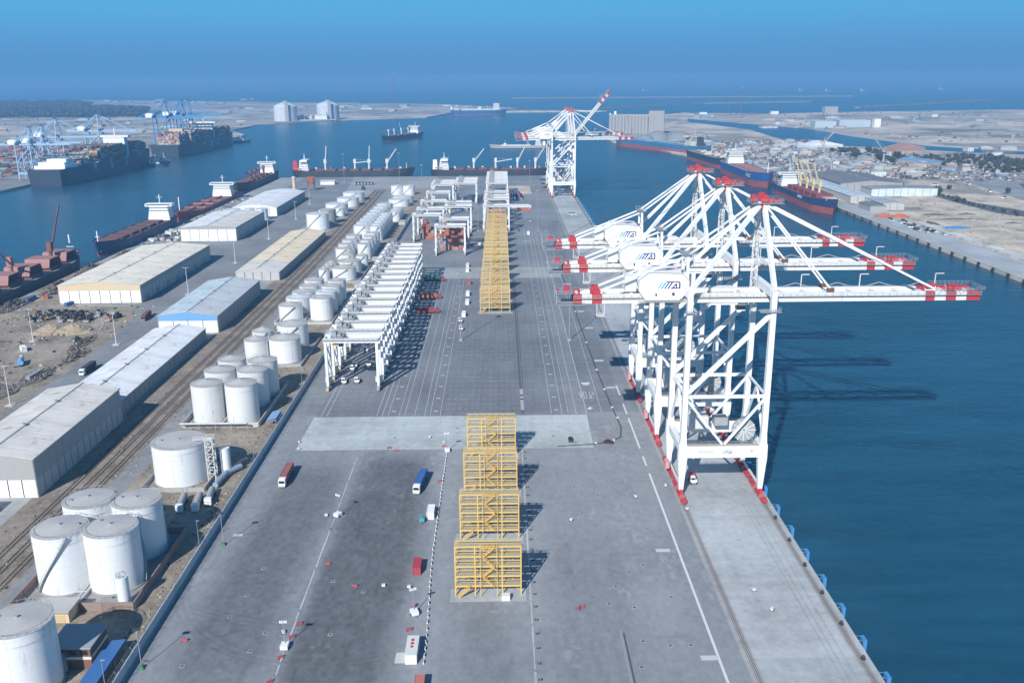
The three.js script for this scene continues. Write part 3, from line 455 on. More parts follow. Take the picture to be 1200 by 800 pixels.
// ---------- rubber-tyred gantry crane ----------
function yardCrane() {
  const t = thing('gantry_crane', 'white rubber-tyred gantry crane in the long tight row beside the tank fence', 'crane', -72.9, 417, 0, 'gantry cranes parked in the long row');
  const W = 12.3, D = 3.9, H = 26.4;
  for (const x of [-W, W]) for (const s of [-1, 1]) {
    part('leg', nb().taper([x, 2.2, s * D], 1.0, 1.1, [x, 5, s * D], 1.25, 1.2).taper([x, 5, s * D], 1.25, 1.2, [x, H - 2.1, s * D], 1.25, 1.2), M.white, t);
    const bg = part('bogie', nb().box(x - 0.7, x + 0.7, 1.3, 2.4, s * D - 1.9, s * D + 1.9), M.grey, t);
    for (const k of [-1.2, 1.2]) part('wheel', nb().cyl([x - 0.35, 0.8, s * D + k], [x + 0.35, 0.8, s * D + k], 0.8, 0.8, 12), M.rubber, bg);
    part('corner_bumper', nb().box(x - 0.6, x + 0.6, 0.5, 1.5, s * D + s * 2.0, s * D + s * 2.4), x < 0 ? M.yellow : M.grey, t);
  }
  for (const x of [-W, W]) part('sill_beam', nb().box(x - 0.55, x + 0.55, 2.5, 3.6, -D + 0.6, D - 0.6), M.white, t);
  for (const s of [-1, 1]) part('girder', nb().box(-W - 0.9, W + 0.9, H - 2.1, H, s * D - 0.75, s * D + 0.75), M.white, t);
  for (const x of [-W - 0.9, W + 0.9]) part('end_tie', nb().box(x - 0.35, x + 0.35, H - 1.6, H - 0.6, -D + 0.75, D - 0.75), M.white, t);
  const tr = part('trolley', nb().box(-9.6, -3.8, H + 0.25, H + 0.6, -D - 0.6, D + 0.6).box(-9, -7.2, H + 0.6, H + 2.5, -2.6, 2.4).box(-6.6, -5, H + 0.6, H + 1.7, -1, 2.6), M.grey, t);
  part('trolley_rail', nb().rail([[-9.6, H + 0.6, D + 0.6], [-3.8, H + 0.6, D + 0.6], [-3.8, H + 0.6, -D - 0.6], [-9.6, H + 0.6, -D - 0.6], [-9.6, H + 0.6, D + 0.6]]), M.steel, tr);
  part('operator_cab', nb().box(-6.2, -4.2, H - 5, H - 2.4, 0.4, 2.4), M.whiteClean, t); part('cab_window', nb().box(-6.3, -4.1, H - 4.5, H - 3.2, 0.3, 2.5), M.glass, t);
  part('spreader', nb().box(-9.4, -7, H - 4.2, H - 3.5, -3, 3), M.yellow, t);
  part('engine_house', nb().box(W - 1.6, W + 1.3, 3.7, 6.2, -2.4, 2.4), M.offwhite, t); part('electrical_house', nb().box(-W - 1.4, -W + 1.2, 3.7, 6, -2, 2.2), M.offwhite, t);
  part('walkway', nb().box(-W - 0.9, W + 0.9, H - 0.9, H - 0.8, D + 0.75, D + 1.5).rail([[-W - 0.9, H - 0.8, D + 1.5], [W + 0.9, H - 0.8, D + 1.5]]).rail([[-W - 0.9, H, -D - 0.6], [W + 0.9, H, -D - 0.6]]), M.steel, t);
  const st = nb(); for (let k = 0; k < 6; k++) { const y = 3.6 + k * 3.4, a = k % 2 ? 1 : -1; st.beam([-W - 1.1, y, -2 * a], [-W - 1.1, y + 3.4, 2 * a], 0.7, 0.18).rail([[-W - 1.45, y, -2 * a], [-W - 1.45, y + 3.4, 2 * a]], 1, 0.07, 2); } part('stairs', st, M.steel, t);
  return t;
}
const rtg = yardCrane(), rtgRow = [rtg];
for (let k = 1; k < 16; k++) rtgRow.push(dup(rtg, -72.9 + between(-0.25, 0.25), 417 + 16.6 * k + between(-1.3, 1.3)));
rank(rtgRow, o => o + ' white gantry crane from the pale concrete band in the long row by the fence');
const rtgOf = { a: [], b: [], c: [] };
const rtgLabel = { a: 'white gantry crane straddling the orange container stacks', b: 'white gantry crane behind the container stacks near the pier-end tanks', c: 'white gantry crane in the row spanning the far yellow racks' };
for (const [X, Z, l] of [[-68.5, 822, 'a'], [-68, 862, 'a'], [-43.6, 758, 'a'], [-42, 796, 'a'], [-42, 876, 'a'], [-43, 905, 'a'], [-69, 918, 'b'], [-69, 990, 'b'], [-69, 1064, 'b'], [-69, 1082, 'b'], [-69, 1100, 'b'], [-42, 1075, 'b'], [-42, 1092, 'b'], [-42, 1109, 'b'], [-42, 1126, 'b'], [-4.8, 880, 'c'], [-4.8, 932, 'c'], [-4.8, 955, 'c'], [-4.8, 990, 'c'], [-4.8, 1075, 'c'], [-4.8, 1092, 'c'], [-4.8, 1109, 'c'], [-4.8, 1126, 'c'], [-4.8, 1143, 'c'], [-4.8, 1160, 'c'], [-4.8, 1177, 'c'], [-4.8, 1194, 'c']]) {
  const o = dup(rtg, X, Z + between(-1, 1), 0, rtgLabel[l]); rtgOf[l].push(o); o.userData.group = { a: 'gantry cranes over the container stacks', b: 'gantry cranes at the back of the yard', c: 'gantry cranes over the far racks' }[l];
}

// ---------- yellow reefer racks ----------
const deckYellow = mat(0.52, 0.43, 0.26, 0.7), railYellow = mat(0.55, 0.44, 0.22, 0.6);
function reeferRack() {
  const t = thing('reefer_rack', 'yellow steel reefer rack on a pale pad near the white generator box', 'rack', -4.9, 231.4, 0, 'yellow racks of the near row');
  const cols = [-9.6, -3.8, 4.1, 9.6], lev = [3.3, 6.5, 9.7, 12.9, 16.1], D = 2.8;
  part('base_pad', nb().box(-11.2, 11.2, 0.05, 0.14, -3.4, 3.2), M.quay, t);
  for (const x of cols) for (const z of [0, -D]) part('column', nb().box(x - 0.17, x + 0.17, 0.14, 16.1, z - 0.17, z + 0.17), M.yellow, t);
  for (const y of lev) {
    const d = part('deck', nb().box(-9.6, 9.6, y - 0.12, y, -D + 0.1, -0.1), y > 16 ? deckYellow : M.grate, t);
    part('deck_beam', nb().box(-9.75, 9.75, y - 0.36, y - 0.02, -0.14, 0.16).box(-9.75, 9.75, y - 0.36, y - 0.02, -D - 0.16, -D + 0.14), M.yellow, d);
    part('handrail', nb().rail([[-9.6, y, 0.1], [9.6, y, 0.1]], 1.1, 0.08, 0.65).rail([[-9.6, y, -D], [9.6, y, -D]], 1.1, 0.08, 0.65), railYellow, d);
    part('cable_tray', nb().box(-9.6, 9.6, y + 1.75, y + 1.95, -0.05, 0.15), railYellow, d); part('kick_plate', nb().box(-9.6, 9.6, y + 0.02, y + 0.25, 0.17, 0.2), railYellow, d);
    for (let x = -8.6; x < 9; x += 2.6) part('socket_box', nb().box(x, x + 0.5, y + 0.4, y + 1.0, -D + 0.1, -D + 0.4), M.grey, d);
  }
  for (let k = 0; k < 4; k++) { const y = lev[k], a = k % 2 ? 1 : -1; part('stair_flight', nb().beam([0.2 - 1.7 * a, y, 0.7], [0.2 + 1.7 * a, y + 3.2, 0.7], 0.9, 0.2).rail([[0.2 - 1.7 * a, y, 1.15], [0.2 + 1.7 * a, y + 3.2, 1.15]], 1, 0.07, 1.2), M.yellow, t); }
  part('stair_flight', nb().beam([-8.6, 0.15, 1.2], [-5.4, 3.3, 1.2], 0.9, 0.2).rail([[-8.6, 0.15, 1.65], [-5.4, 3.3, 1.65]], 1, 0.07, 1.2).rail([[-8.6, 0.15, 0.75], [-5.4, 3.3, 0.75]], 1, 0.07, 1.2), M.yellow, t);
  part('stair_tower', nb().beam([-2.2, 0.14, 1.2], [-2.2, 16.1, 1.2], 0.16).beam([2.6, 0.14, 1.2], [2.6, 16.1, 1.2], 0.16).box(-2.3, 2.7, 16.0, 16.12, 0.1, 1.3).rail([[-2.2, 16.1, 1.3], [2.6, 16.1, 1.3]], 1.6, 0.08, 1), M.yellow, t);
  const br = nb(); for (const [a, c] of [[-9.6, -3.8], [4.1, 9.6]]) br.beam([a, 0.2, -D], [c, 3, -D], 0.14).beam([a, 3, -D], [c, 0.2, -D], 0.14); for (const x of [-9.6, 9.6]) for (let k = 0; k < 5; k++) br.beam([x, 0.15 + k * 3.2, k % 2 ? 0 : -D], [x, 3.3 + k * 3.2, k % 2 ? -D : 0], 0.12); part('brace', br, M.yellow, t);
  return t;
}
const rack = reeferRack();
dup(rack, -4.9, 265, 0, 'yellow steel reefer rack standing second along the near row'); dup(rack, -4.9, 298.8, 0, 'yellow steel reefer rack standing third along the near row'); dup(rack, -4.9, 332.6, 0, 'yellow steel reefer rack standing on the pale concrete band');
const farRacks = []; for (let k = 0; k < 12; k++) { const o = dup(rack, -4.6, 561 + 31.6 * k, 0); farRacks.push(o); o.userData.group = 'yellow racks of the far row'; }
rank(farRacks, o => o + ' yellow rack of the far row, counted from the drain slot end');
rank(rtgOf.c, o => o + ' white gantry crane over the far yellow racks, counted from the racks');
// ---------- storage tanks ----------
function tank(X, Z, R, H, { label, group, shell = M.tank, roof = M.tankRoof, cone = 0.9, stair = 0, flat = false } = {}) {
  const t = thing('storage_tank', label, 'tank', X, Z, stair, group), seg = 40;
  part('foundation', nb().cyl([0, 0.02, 0], [0, 0.5, 0], R + 0.5, R + 0.5, seg), M.concrete, t);
  const b = new THREE.CylinderGeometry(R, R, H - 0.5, seg, 1, true); b.translate(0, 0.5 + (H - 0.5) / 2, 0); const u = b.attributes.uv; for (let i = 0; i < u.count; i++) u.setXY(i, u.getX(i) * R * 6.28 + X, u.getY(i) * H);
  part('shell', b, shell, t);
  const rf = new THREE.ConeGeometry(R + 0.12, cone, seg, 1); rf.translate(0, H + cone / 2, 0); const v = rf.attributes.uv, q = rf.attributes.position; for (let i = 0; i < v.count; i++) v.setXY(i, q.getX(i) + X, q.getZ(i)); rf.computeVertexNormals();
  const r = part('roof', rf, roof, t);
  const rl = nb(); const k = 26; for (let i = 0; i < k; i++) { const a = i / k * 6.2832, c = (i + 1) / k * 6.2832, e = R - 0.1; rl.beam([e * Math.cos(a), H + 1.05, e * Math.sin(a)], [e * Math.cos(c), H + 1.05, e * Math.sin(c)], 0.09); rl.beam([e * Math.cos(a), H, e * Math.sin(a)], [e * Math.cos(a), H + 1.1, e * Math.sin(a)], 0.08); }
  part('roof_rail', rl, M.steel, r);
  part('vent', nb().cyl([0, H + cone * 0.9, 0], [0, H + cone + 0.4, 0], 0.4, 0.45, 8), M.grey, r); part('roof_hatch', nb().box(R * 0.6, R * 0.6 + 0.8, H + 0.2, H + 0.8, -0.4, 0.4), M.steel, r);
  part('wind_girder', nb().cyl([0, H * 0.86, 0], [0, H * 0.86 + 0.16, 0], R + 0.14, R + 0.14, seg, false), M.offwhite, t);
  const s = nb(), n = 16, a0 = 2.5, a1 = 1.15; for (let i = 0; i < n; i++) { const a = a0 + (a1 - a0) * i / n, c = a0 + (a1 - a0) * (i + 1) / n, y0 = 0.8 + (H - 0.8) * i / n, y1 = 0.8 + (H - 0.8) * (i + 1) / n, e = R + 0.45; const p0 = [e * Math.cos(a), y0, e * Math.sin(a)], p1 = [e * Math.cos(c), y1, e * Math.sin(c)]; s.beam(p0, p1, 0.85, 0.22); s.beam([p0[0] * 1.05, p0[1] + 1, p0[2] * 1.05], [p1[0] * 1.05, p1[1] + 1, p1[2] * 1.05], 0.09); s.beam([p0[0] * 1.05, p0[1], p0[2] * 1.05], [p0[0] * 1.05, p0[1] + 1, p0[2] * 1.05], 0.07); }
  part('spiral_stair', s, M.grey, t);
  return t;
}
const LT = { a: ['tall white tank with grey dusty roof behind the brown bund wall', 'four tall tanks inside the brown bund'], g: ['white tank with rust streaks in the walled cluster of six', 'six rust-streaked tanks'], h: ['white tank with grey cone roof beside the six rust-streaked tanks', 'short tanks next to the six'], i: ['white tank with grey cone roof opposite the gantry crane row', 'tanks opposite the gantry crane row'], j: ['pale tank with dusty cone roof beside the back end of the gantry row', 'dusty tanks at the back of the gantry row'], l: ['white flat-topped tank in the dense double row beyond the tan shed', 'dense double row of white tanks'], n: ['wide white tank near the pier-end containers', 'wide white tanks at the end of the row'], P: ['pale tank standing between the railway and the warehouse street', 'tanks on the railway side'] };
const tankRows = {}; const tk = (k, X, Z, R, H, o = {}) => { const t = tank(X, Z, R, H, { label: LT[k][0], group: LT[k][1], ...o }); (tankRows[k + (X < -124 ? 'W' : 'E')] ??= []).push(t); return t; };
tk('a', -132.2, 241.4, 7.9, 18.7, { stair: 0.2 }); tk('a', -117.2, 241.4, 7.7, 18.7, { stair: 2.5 }); tk('a', -131.9, 260, 7.7, 18.7, { stair: 3.5 }); tk('a', -116.8, 260, 7.5, 18.3, { stair: 3 });
tank(-120.1, 193.4, 8.1, 18.8, { label: 'tall white tank beside the small brick building in its shadow', stair: 3 }); tank(-133.5, 178, 7.6, 18.8, { label: 'tall white tank cut by the picture edge below the brick building', stair: 3 });
tank(-122.6, 315, 9.9, 15.5, { label: 'wide white tank with a lattice stair tower at its side', stair: 3.3, cone: 0.5 });
for (const [X, Z, R] of [[-131.3, 376.4, 6.8], [-116.1, 376.2, 7.0], [-131.2, 395.5, 6.9], [-116.1, 395.2, 6.9], [-130.2, 412, 6.6], [-115, 409.6, 6.9]]) tk('g', X, Z, R, 17.3, { shell: M.tankRust, stair: 3.4, cone: 1.6 });
for (const [X, Z, R] of [[-131.8, 460.6, 6.2], [-117.2, 463.5, 8.3], [-132.4, 478, 5.9], [-119.4, 492, 8.6]]) tk('h', X, Z, R, 12.8, { stair: Z > 470 ? 0.1 : 4, shell: R < 7 ? M.tankRust : M.tank, cone: 2.0 });
for (const [X, Z, R] of [[-132.7, 546.3, 7.3], [-132.5, 566.7, 7.6], [-132.3, 583.1, 7.4], [-131.9, 600, 6.8], [-132.4, 619.2, 6.8]]) tk('i', X, Z, R, 10.4, { stair: X + Z < 415 ? 0.1 : 3, cone: 1.6, roof: Z === 566.7 ? M.tankRoofWhite : M.tankRoof });
for (const [X, Z, R] of [[-114.2, 550.1, 7.1], [-113.8, 566.5, 6.9], [-113.4, 583, 6.6], [-112.6, 598.8, 6.0]]) tk('i', X, Z, R, 14.2, { cone: 1.2, stair: 4, roof: Z === 566.5 ? M.tankRoofWhite : M.tankRoof });
for (const [X, Z, R] of [[-133.2, 659.5, 3.9], [-132.4, 670, 3.9], [-131.8, 683, 4.6], [-119.3, 666.5, 9.0], [-119.6, 692, 9.4], [-112.5, 712, 5], [-124, 716, 5.2]]) tk('j', X, Z, R, 9.2, { cone: 2.2, roof: mat(0.46, 0.43, 0.37, 0.85, { map: T.wear }) });
for (const [X, Z, R, H] of [[-132.6, 745, 7.0, 9.4], [-133.5, 765, 7.2, 9.4], [-133.6, 786, 7.2, 9.4], [-133.8, 808, 7.2, 9.4]]) tk('j', X, Z, R, H, { cone: 1.2 });
for (const Z of [744, 762, 780, 798]) tk('j', -115, Z, 5.9, 13.2, { cone: 1 });
for (const [X, Z, R] of [[-132.4, 850, 8.4], [-132.4, 870, 8.6], [-132, 890, 8.6], [-131.5, 910, 8.6], [-131, 931, 8.8], [-130.5, 953, 8.8], [-130, 976, 8.8], [-129.5, 1000, 8.8]]) tk('l', X, Z, R, 12, { cone: 0.6, roof: M.tankRoofWhite });
for (const Z of [834, 850, 866, 882, 898, 915]) tk('l', -117, Z, 5.9, 13.6, { cone: 0.6, roof: M.tankRoofWhite });
for (const Z of [950, 966, 982]) tk('l', -112.8, Z, 6, 10.2, { cone: 0.5, roof: M.tankRoofWhite });
for (const [X, Z, R, H] of [[-121, 1066, 12.4, 8.4], [-119, 1094, 12.4, 8.4], [-135.2, 1173, 7.7, 12], [-119.6, 1172.4, 7.7, 12]]) tk('n', X, Z, R, H, { cone: 1, roof: M.tankRoofWhite });
for (const [X, Z, R, H, g] of [[-185.1, 903, 11.2, 15.8], [-181, 938, 8, 15, 1], [-178.4, 990, 5.7, 9], [-186.5, 1020, 12.6, 10], [-182, 1071, 13, 10], [-183.6, 1124, 13.2, 10], [-190, 968, 7, 10]]) tk('P', X, Z, R, H, { cone: 0.6, shell: g ? M.tankGrey : M.tank, roof: g ? M.tankRoof : M.tankRoofWhite });
for (const [X, Z, R] of [[-289, 965, 9], [-271, 968, 5], [-258, 968, 6.5]]) tank(X, Z, R, 12, { label: 'white squat tank between the two big white warehouses', group: 'tanks between the white warehouses', roof: M.tankRoofWhite, cone: 0.8 });
{ // small upright silo at the corner of the bund
  const t = thing('water_silo', 'slim white upright silo at the front corner of the bund wall', 'silo', -110, 228.5); part('shell', nb().cyl([0, 0, 0], [0, 9.6, 0], 1.75, 1.75, 20), M.tank, t); part('top_rail', nb().rail([[1.5, 9.6, 0], [1, 9.6, 1.1], [0, 9.6, 1.5], [-1, 9.6, 1.1], [-1.5, 9.6, 0], [0, 9.6, -1.5], [1.5, 9.6, 0]], 1, 0.08, 1), M.steel, t);
}
for (const [k, what, from] of [['a', 'tall white tank behind the brown bund', 'the gate house'], ['g', 'rust-streaked tank of the walled six', 'the stair tower'], ['h', 'short cone-roofed white tank', 'the rust-streaked six'], ['i', 'white tank opposite the gantry row', 'the blue shelter'], ['j', 'dusty pale tank behind the gantry row', 'the blue-gabled warehouse'], ['l', 'white flat-topped tank of the double row', 'the dusty tanks'], ['n', 'wide white tank at the row end', 'the double row'], ['P', 'railway-side pale tank', 'the tan-roofed shed']])
  for (const [s, side] of [['W', ' on the railway side'], ['E', ' on the fence side']]) if (tankRows[k + s]) rank(tankRows[k + s], o => o + ' ' + what + (k === 'P' ? '' : side) + ', from ' + from);
function bund(x0, x1, z0, z1, h, m, label, inner) {
  const t = thing('bund_wall', label, 'wall', (x0 + x1) / 2, z0), w = (x1 - x0) / 2, d = z1 - z0, n = Math.max(2, Math.round(2 * w / 8)), k = Math.max(2, Math.round(d / 8));
  for (let i = 0; i < n; i++) { const a = -w + 2 * w * i / n + 0.06, c = -w + 2 * w * (i + 1) / n - 0.06; part('wall_panel', nb().box(a, c, 0.04, h, -0.2, 0.2), m, t); part('wall_panel', nb().box(a, c, 0.04, h, -d - 0.2, -d + 0.2), m, t); }
  for (let i = 0; i < k; i++) { const a = d * i / k + 0.26, c = d * (i + 1) / k - 0.06; for (const x of [-w, w]) part('wall_panel', nb().box(x - 0.2, x + 0.2, 0.04, h, -c, -a), m, t); }
  if (inner) ground('bund_floor', [[-w, 0.3], [w, 0.3], [w, d - 0.3], [-w, d - 0.3]], 0.1, inner, t);
  return t;
}
bund(-142, -106.5, 226.2, 271, 2.6, mat(0.30, 0.22, 0.19, 0.9, { map: T.wear }), 'brown low bund wall around the four tall tanks', M.street);
bund(-134, -110.5, 302.8, 333, 1.8, M.wallGrey, 'grey low wall around the wide tank with stair tower', M.dirt);
bund(-140.5, -107, 366.5, 421, 2.2, M.wall, 'whitish low wall around the six rust-streaked tanks', M.street);
bund(-140.5, -106.5, 451, 506, 1.6, M.wallGrey, 'low grey wall around the short cone-roofed tanks', M.street);
bund(-141, -105.5, 536, 628, 1.6, M.wall, 'low pale wall around the tanks opposite the gantry row', M.street);
bund(-140.8, -106, 652, 722, 1.6, M.wallGrey, 'low wall around the dusty tanks behind the gantry row', M.street);
{ // lattice stair tower, pipes and pump house by the wide tank
  const t = thing('stair_tower', 'white steel lattice stair tower beside the wide tank', 'tower', -110.6, 313.5), b = nb();
  for (const x of [-1.4, 1.4]) for (const z of [-1.4, 1.4]) part('corner_post', nb().beam([x, 0, z], [x, 16.6, z], 0.26), M.offwhite, t);
  for (let k = 0; k < 6; k++) { const y = 0.3 + k * 2.7; for (const s of [-1.4, 1.4]) b.beam([-1.4, y, s], [1.4, y, s], 0.2).beam([s, y, -1.4], [s, y, 1.4], 0.2).beam([-1.4, y, s], [1.4, y + 2.7, s], 0.14).beam([s, y, 1.4], [s, y + 2.7, -1.4], 0.14); part('stair_flight', nb().beam([k % 2 ? 1 : -1, y, 0.5], [k % 2 ? -1 : 1, y + 2.7, 0.5], 0.8, 0.16), M.steel, t); }
  part('lattice', b, M.offwhite, t); part('top_platform', nb().box(-1.8, 1.8, 16.4, 16.6, -1.8, 1.8).rail([[-1.8, 16.6, 1.8], [1.8, 16.6, 1.8], [1.8, 16.6, -1.8], [-1.8, 16.6, -1.8]]).box(-6, -1.8, 16.2, 16.4, -0.6, 0.6).rail([[-6, 16.4, 0.6], [-1.8, 16.4, 0.6]]), M.offwhite, t);
  const d = thing('round_duct', 'thick grey-blue pipe elbow behind the lattice stair tower', 'pipe', -106.8, 318); part('upright', nb().cyl([0, 0, 0], [0, 11, 0], 1.9, 1.9, 16), M.tank, d); part('run', nb().cyl([0.6, 1.6, 2], [-0.4, 1.6, 13], 1.1, 1.1, 14).cyl([0.6, 1.6, 2], [4.4, 1.6, -4], 1.1, 1.1, 14), mat(0.26, 0.33, 0.42, 0.7), d);
  const p = thing('pipe_bridge', 'white pipe bridge along the front of the six rusty tanks', 'pipe', -124, 364.5); for (let k = 0; k < 3; k++) part('pipe', nb().cyl([-16, 2.2 + k * 0.5, k * 0.8], [13, 2.2 + k * 0.5, k * 0.8], 0.28, 0.28, 8), M.offwhite, p); for (let x = -15; x < 14; x += 7) part('trestle', nb().beam([x, 0, 0.8], [x, 3, 0.8], 0.3), M.steel, p);
}
{ // small buildings among the tanks
  const g = thing('gate_house', 'cream flat-roofed gate house at the front of the brown bund', 'building', -127.5, 223.6); part('wall', nb().box(-5.2, 5.2, 0, 3.4, -3.4, 3.4), M.cream, g); part('roof', nb().box(-5.6, 5.6, 3.4, 3.75, -3.8, 3.8), M.tankRoof, g); part('parapet', nb().box(-5.6, 5.6, 3.2, 3.4, 3.4, 3.85), M.rust, g); part('shutter', nb().box(-0.6, 4.2, 0.2, 2.5, 3.4, 3.46), mat(0.55, 0.42, 0.25, 0.8), g);
  const h = thing('brick_building', 'dark brick two-storey building with flat roof in tank shadow', 'building', -112, 204.5); part('wall', nb().box(-5.2, 5.2, 0, 6.2, -5, 5), M.rust, h); part('roof', nb().box(-5.6, 5.6, 6.2, 6.6, -5.4, 5.4), M.grey, h); part('floor_band', nb().box(-5.25, 5.25, 2.9, 3.7, 4.96, 5.06).box(5.16, 5.26, 2.9, 3.7, -5, 5), M.offwhite, h); for (const x of [-3, 0.6, 3.6]) part('window', nb().box(x - 0.9, x + 0.9, 4.2, 5.6, 5.0, 5.05), M.glass, h);
  const c = thing('blue_canopy', 'long blue sheet-metal canopy between the brick building and the fence', 'canopy', -103, 193); part('roof', nb().quad(V(-2.6, 3.2, 14), V(2.2, 3.7, 14), V(2.2, 3.7, -14), V(-2.6, 3.2, -14)).box(-2.6, 2.2, 2.9, 3.15, -14, 14), M.blue, c); for (let z = -13; z <= 13; z += 6.5) for (const x of [-2.4, 2]) part('post', nb().beam([x, 0, z], [x, 3.2, z], 0.18), M.steel, c);
  const k = thing('blue_shelter', 'small blue-roofed shelter beside the walled tank cluster', 'canopy', -101.5, 372); part('roof', nb().quad(V(-2.2, 2.8, 5), V(2, 3.6, 5), V(2, 3.6, -6), V(-2.2, 2.8, -6)).box(-2.2, 2, 2.6, 2.75, -6, 5), mat(0.22, 0.34, 0.55, 0.7), k); for (const z of [-5.6, 4.6]) for (const x of [-2, 1.8]) part('post', nb().beam([x, 0, z], [x, 2.9, z], 0.16), M.steel, k);
  for (const [X, Z, w, d, m] of [[-100.9, 506, 2.4, 5, M.cream], [-104, 640, 3, 6, M.wall], [-104, 732, 3, 5, M.wall], [-103, 930, 3.2, 6, M.wall], [-187, 283, 7, 9, M.wall]]) { const s = thing('pump_house', 'small pale flat-roofed hut beside the tanks', 'hut', X, Z, 0, 'pale huts beside the tanks'); part('wall', nb().box(-w, w, 0, 3.1, -d, d), m, s); part('roof', nb().box(-w - 0.3, w + 0.3, 3.1, 3.4, -d - 0.3, d + 0.3), M.tankRoof, s); part('door', nb().box(-0.5, 0.5, 0, 2.1, d, d + 0.06), M.grey, s); }
}
{ // pipe runs between the two rows of tanks
  for (const [z0, z1, l] of [[230, 268, 'four tall tanks'], [370, 418, 'rust-streaked tanks'], [455, 502, 'short cone-roofed tanks'], [540, 624, 'tanks opposite the gantry row'], [656, 718, 'dusty tanks behind the gantry row']]) { const t = thing('pipe_run', 'bundle of pale pipes on low supports between the ' + l, 'pipe', -124.2, z0); const L = z1 - z0; for (const [x, r] of [[-0.8, 0.22], [-0.2, 0.16], [0.4, 0.25], [0.9, 0.14]]) part('pipe', nb().cyl([x, 0.9, 0], [x, 0.9, -L], r, r, 7), r > 0.2 ? M.offwhite : M.steel, t); for (let z = 2; z < L; z += 9) { part('support', nb().box(-1.2, 1.2, 0.1, 0.65, -z - 0.2, -z + 0.2), M.concrete, t); part('branch', nb().cyl([0.4, 0.9, -z - 3], [z % 2 ? 2.2 : -2.4, 0.7, -z - 3], 0.16, 0.16, 6), M.offwhite, t); } }
}
// ---------- long panel fence between the tanks and the yard ----------
{
  const t = thing('panel_fence', 'long grey concrete panel fence topped with wire between tanks and yard', 'fence', -97.4, 0), n = 170, g = nb().box(-0.14, 0.14, 0.05, 3.0, -2.35, 2.35).geo(), pg = nb().box(-0.2, 0.2, 0.05, 3.2, -0.16, 0.16).beam([0, 3.2, 0], [0.6, 4.3, 0], 0.12).beam([0, 3.2, 0], [-0.6, 4.3, 0], 0.12).geo(), kg = nb().box(-0.7, 0.7, 0.05, 0.35, -2.45, 2.45).geo();
  for (let k = 0; k < n; k++) { const z = 150 + k * 5; const p = part('fence_panel', g, k % 5 === 2 ? M.wall : M.fence, t); p.position.set(0, 0, -z); const q = part('fence_post', pg, M.fence, t); q.position.set(0, 0, -z - 2.5); const f = part('footing', kg, M.concrete, t); f.position.set(0, 0, -z); }
  for (const [x, y] of [[-0.55, 4.2], [-0.25, 3.7], [0.25, 3.7], [0.55, 4.2]]) part('wire', nb().beam([x, y, -148], [x, y, -1000], 0.06), M.steel, t);
}
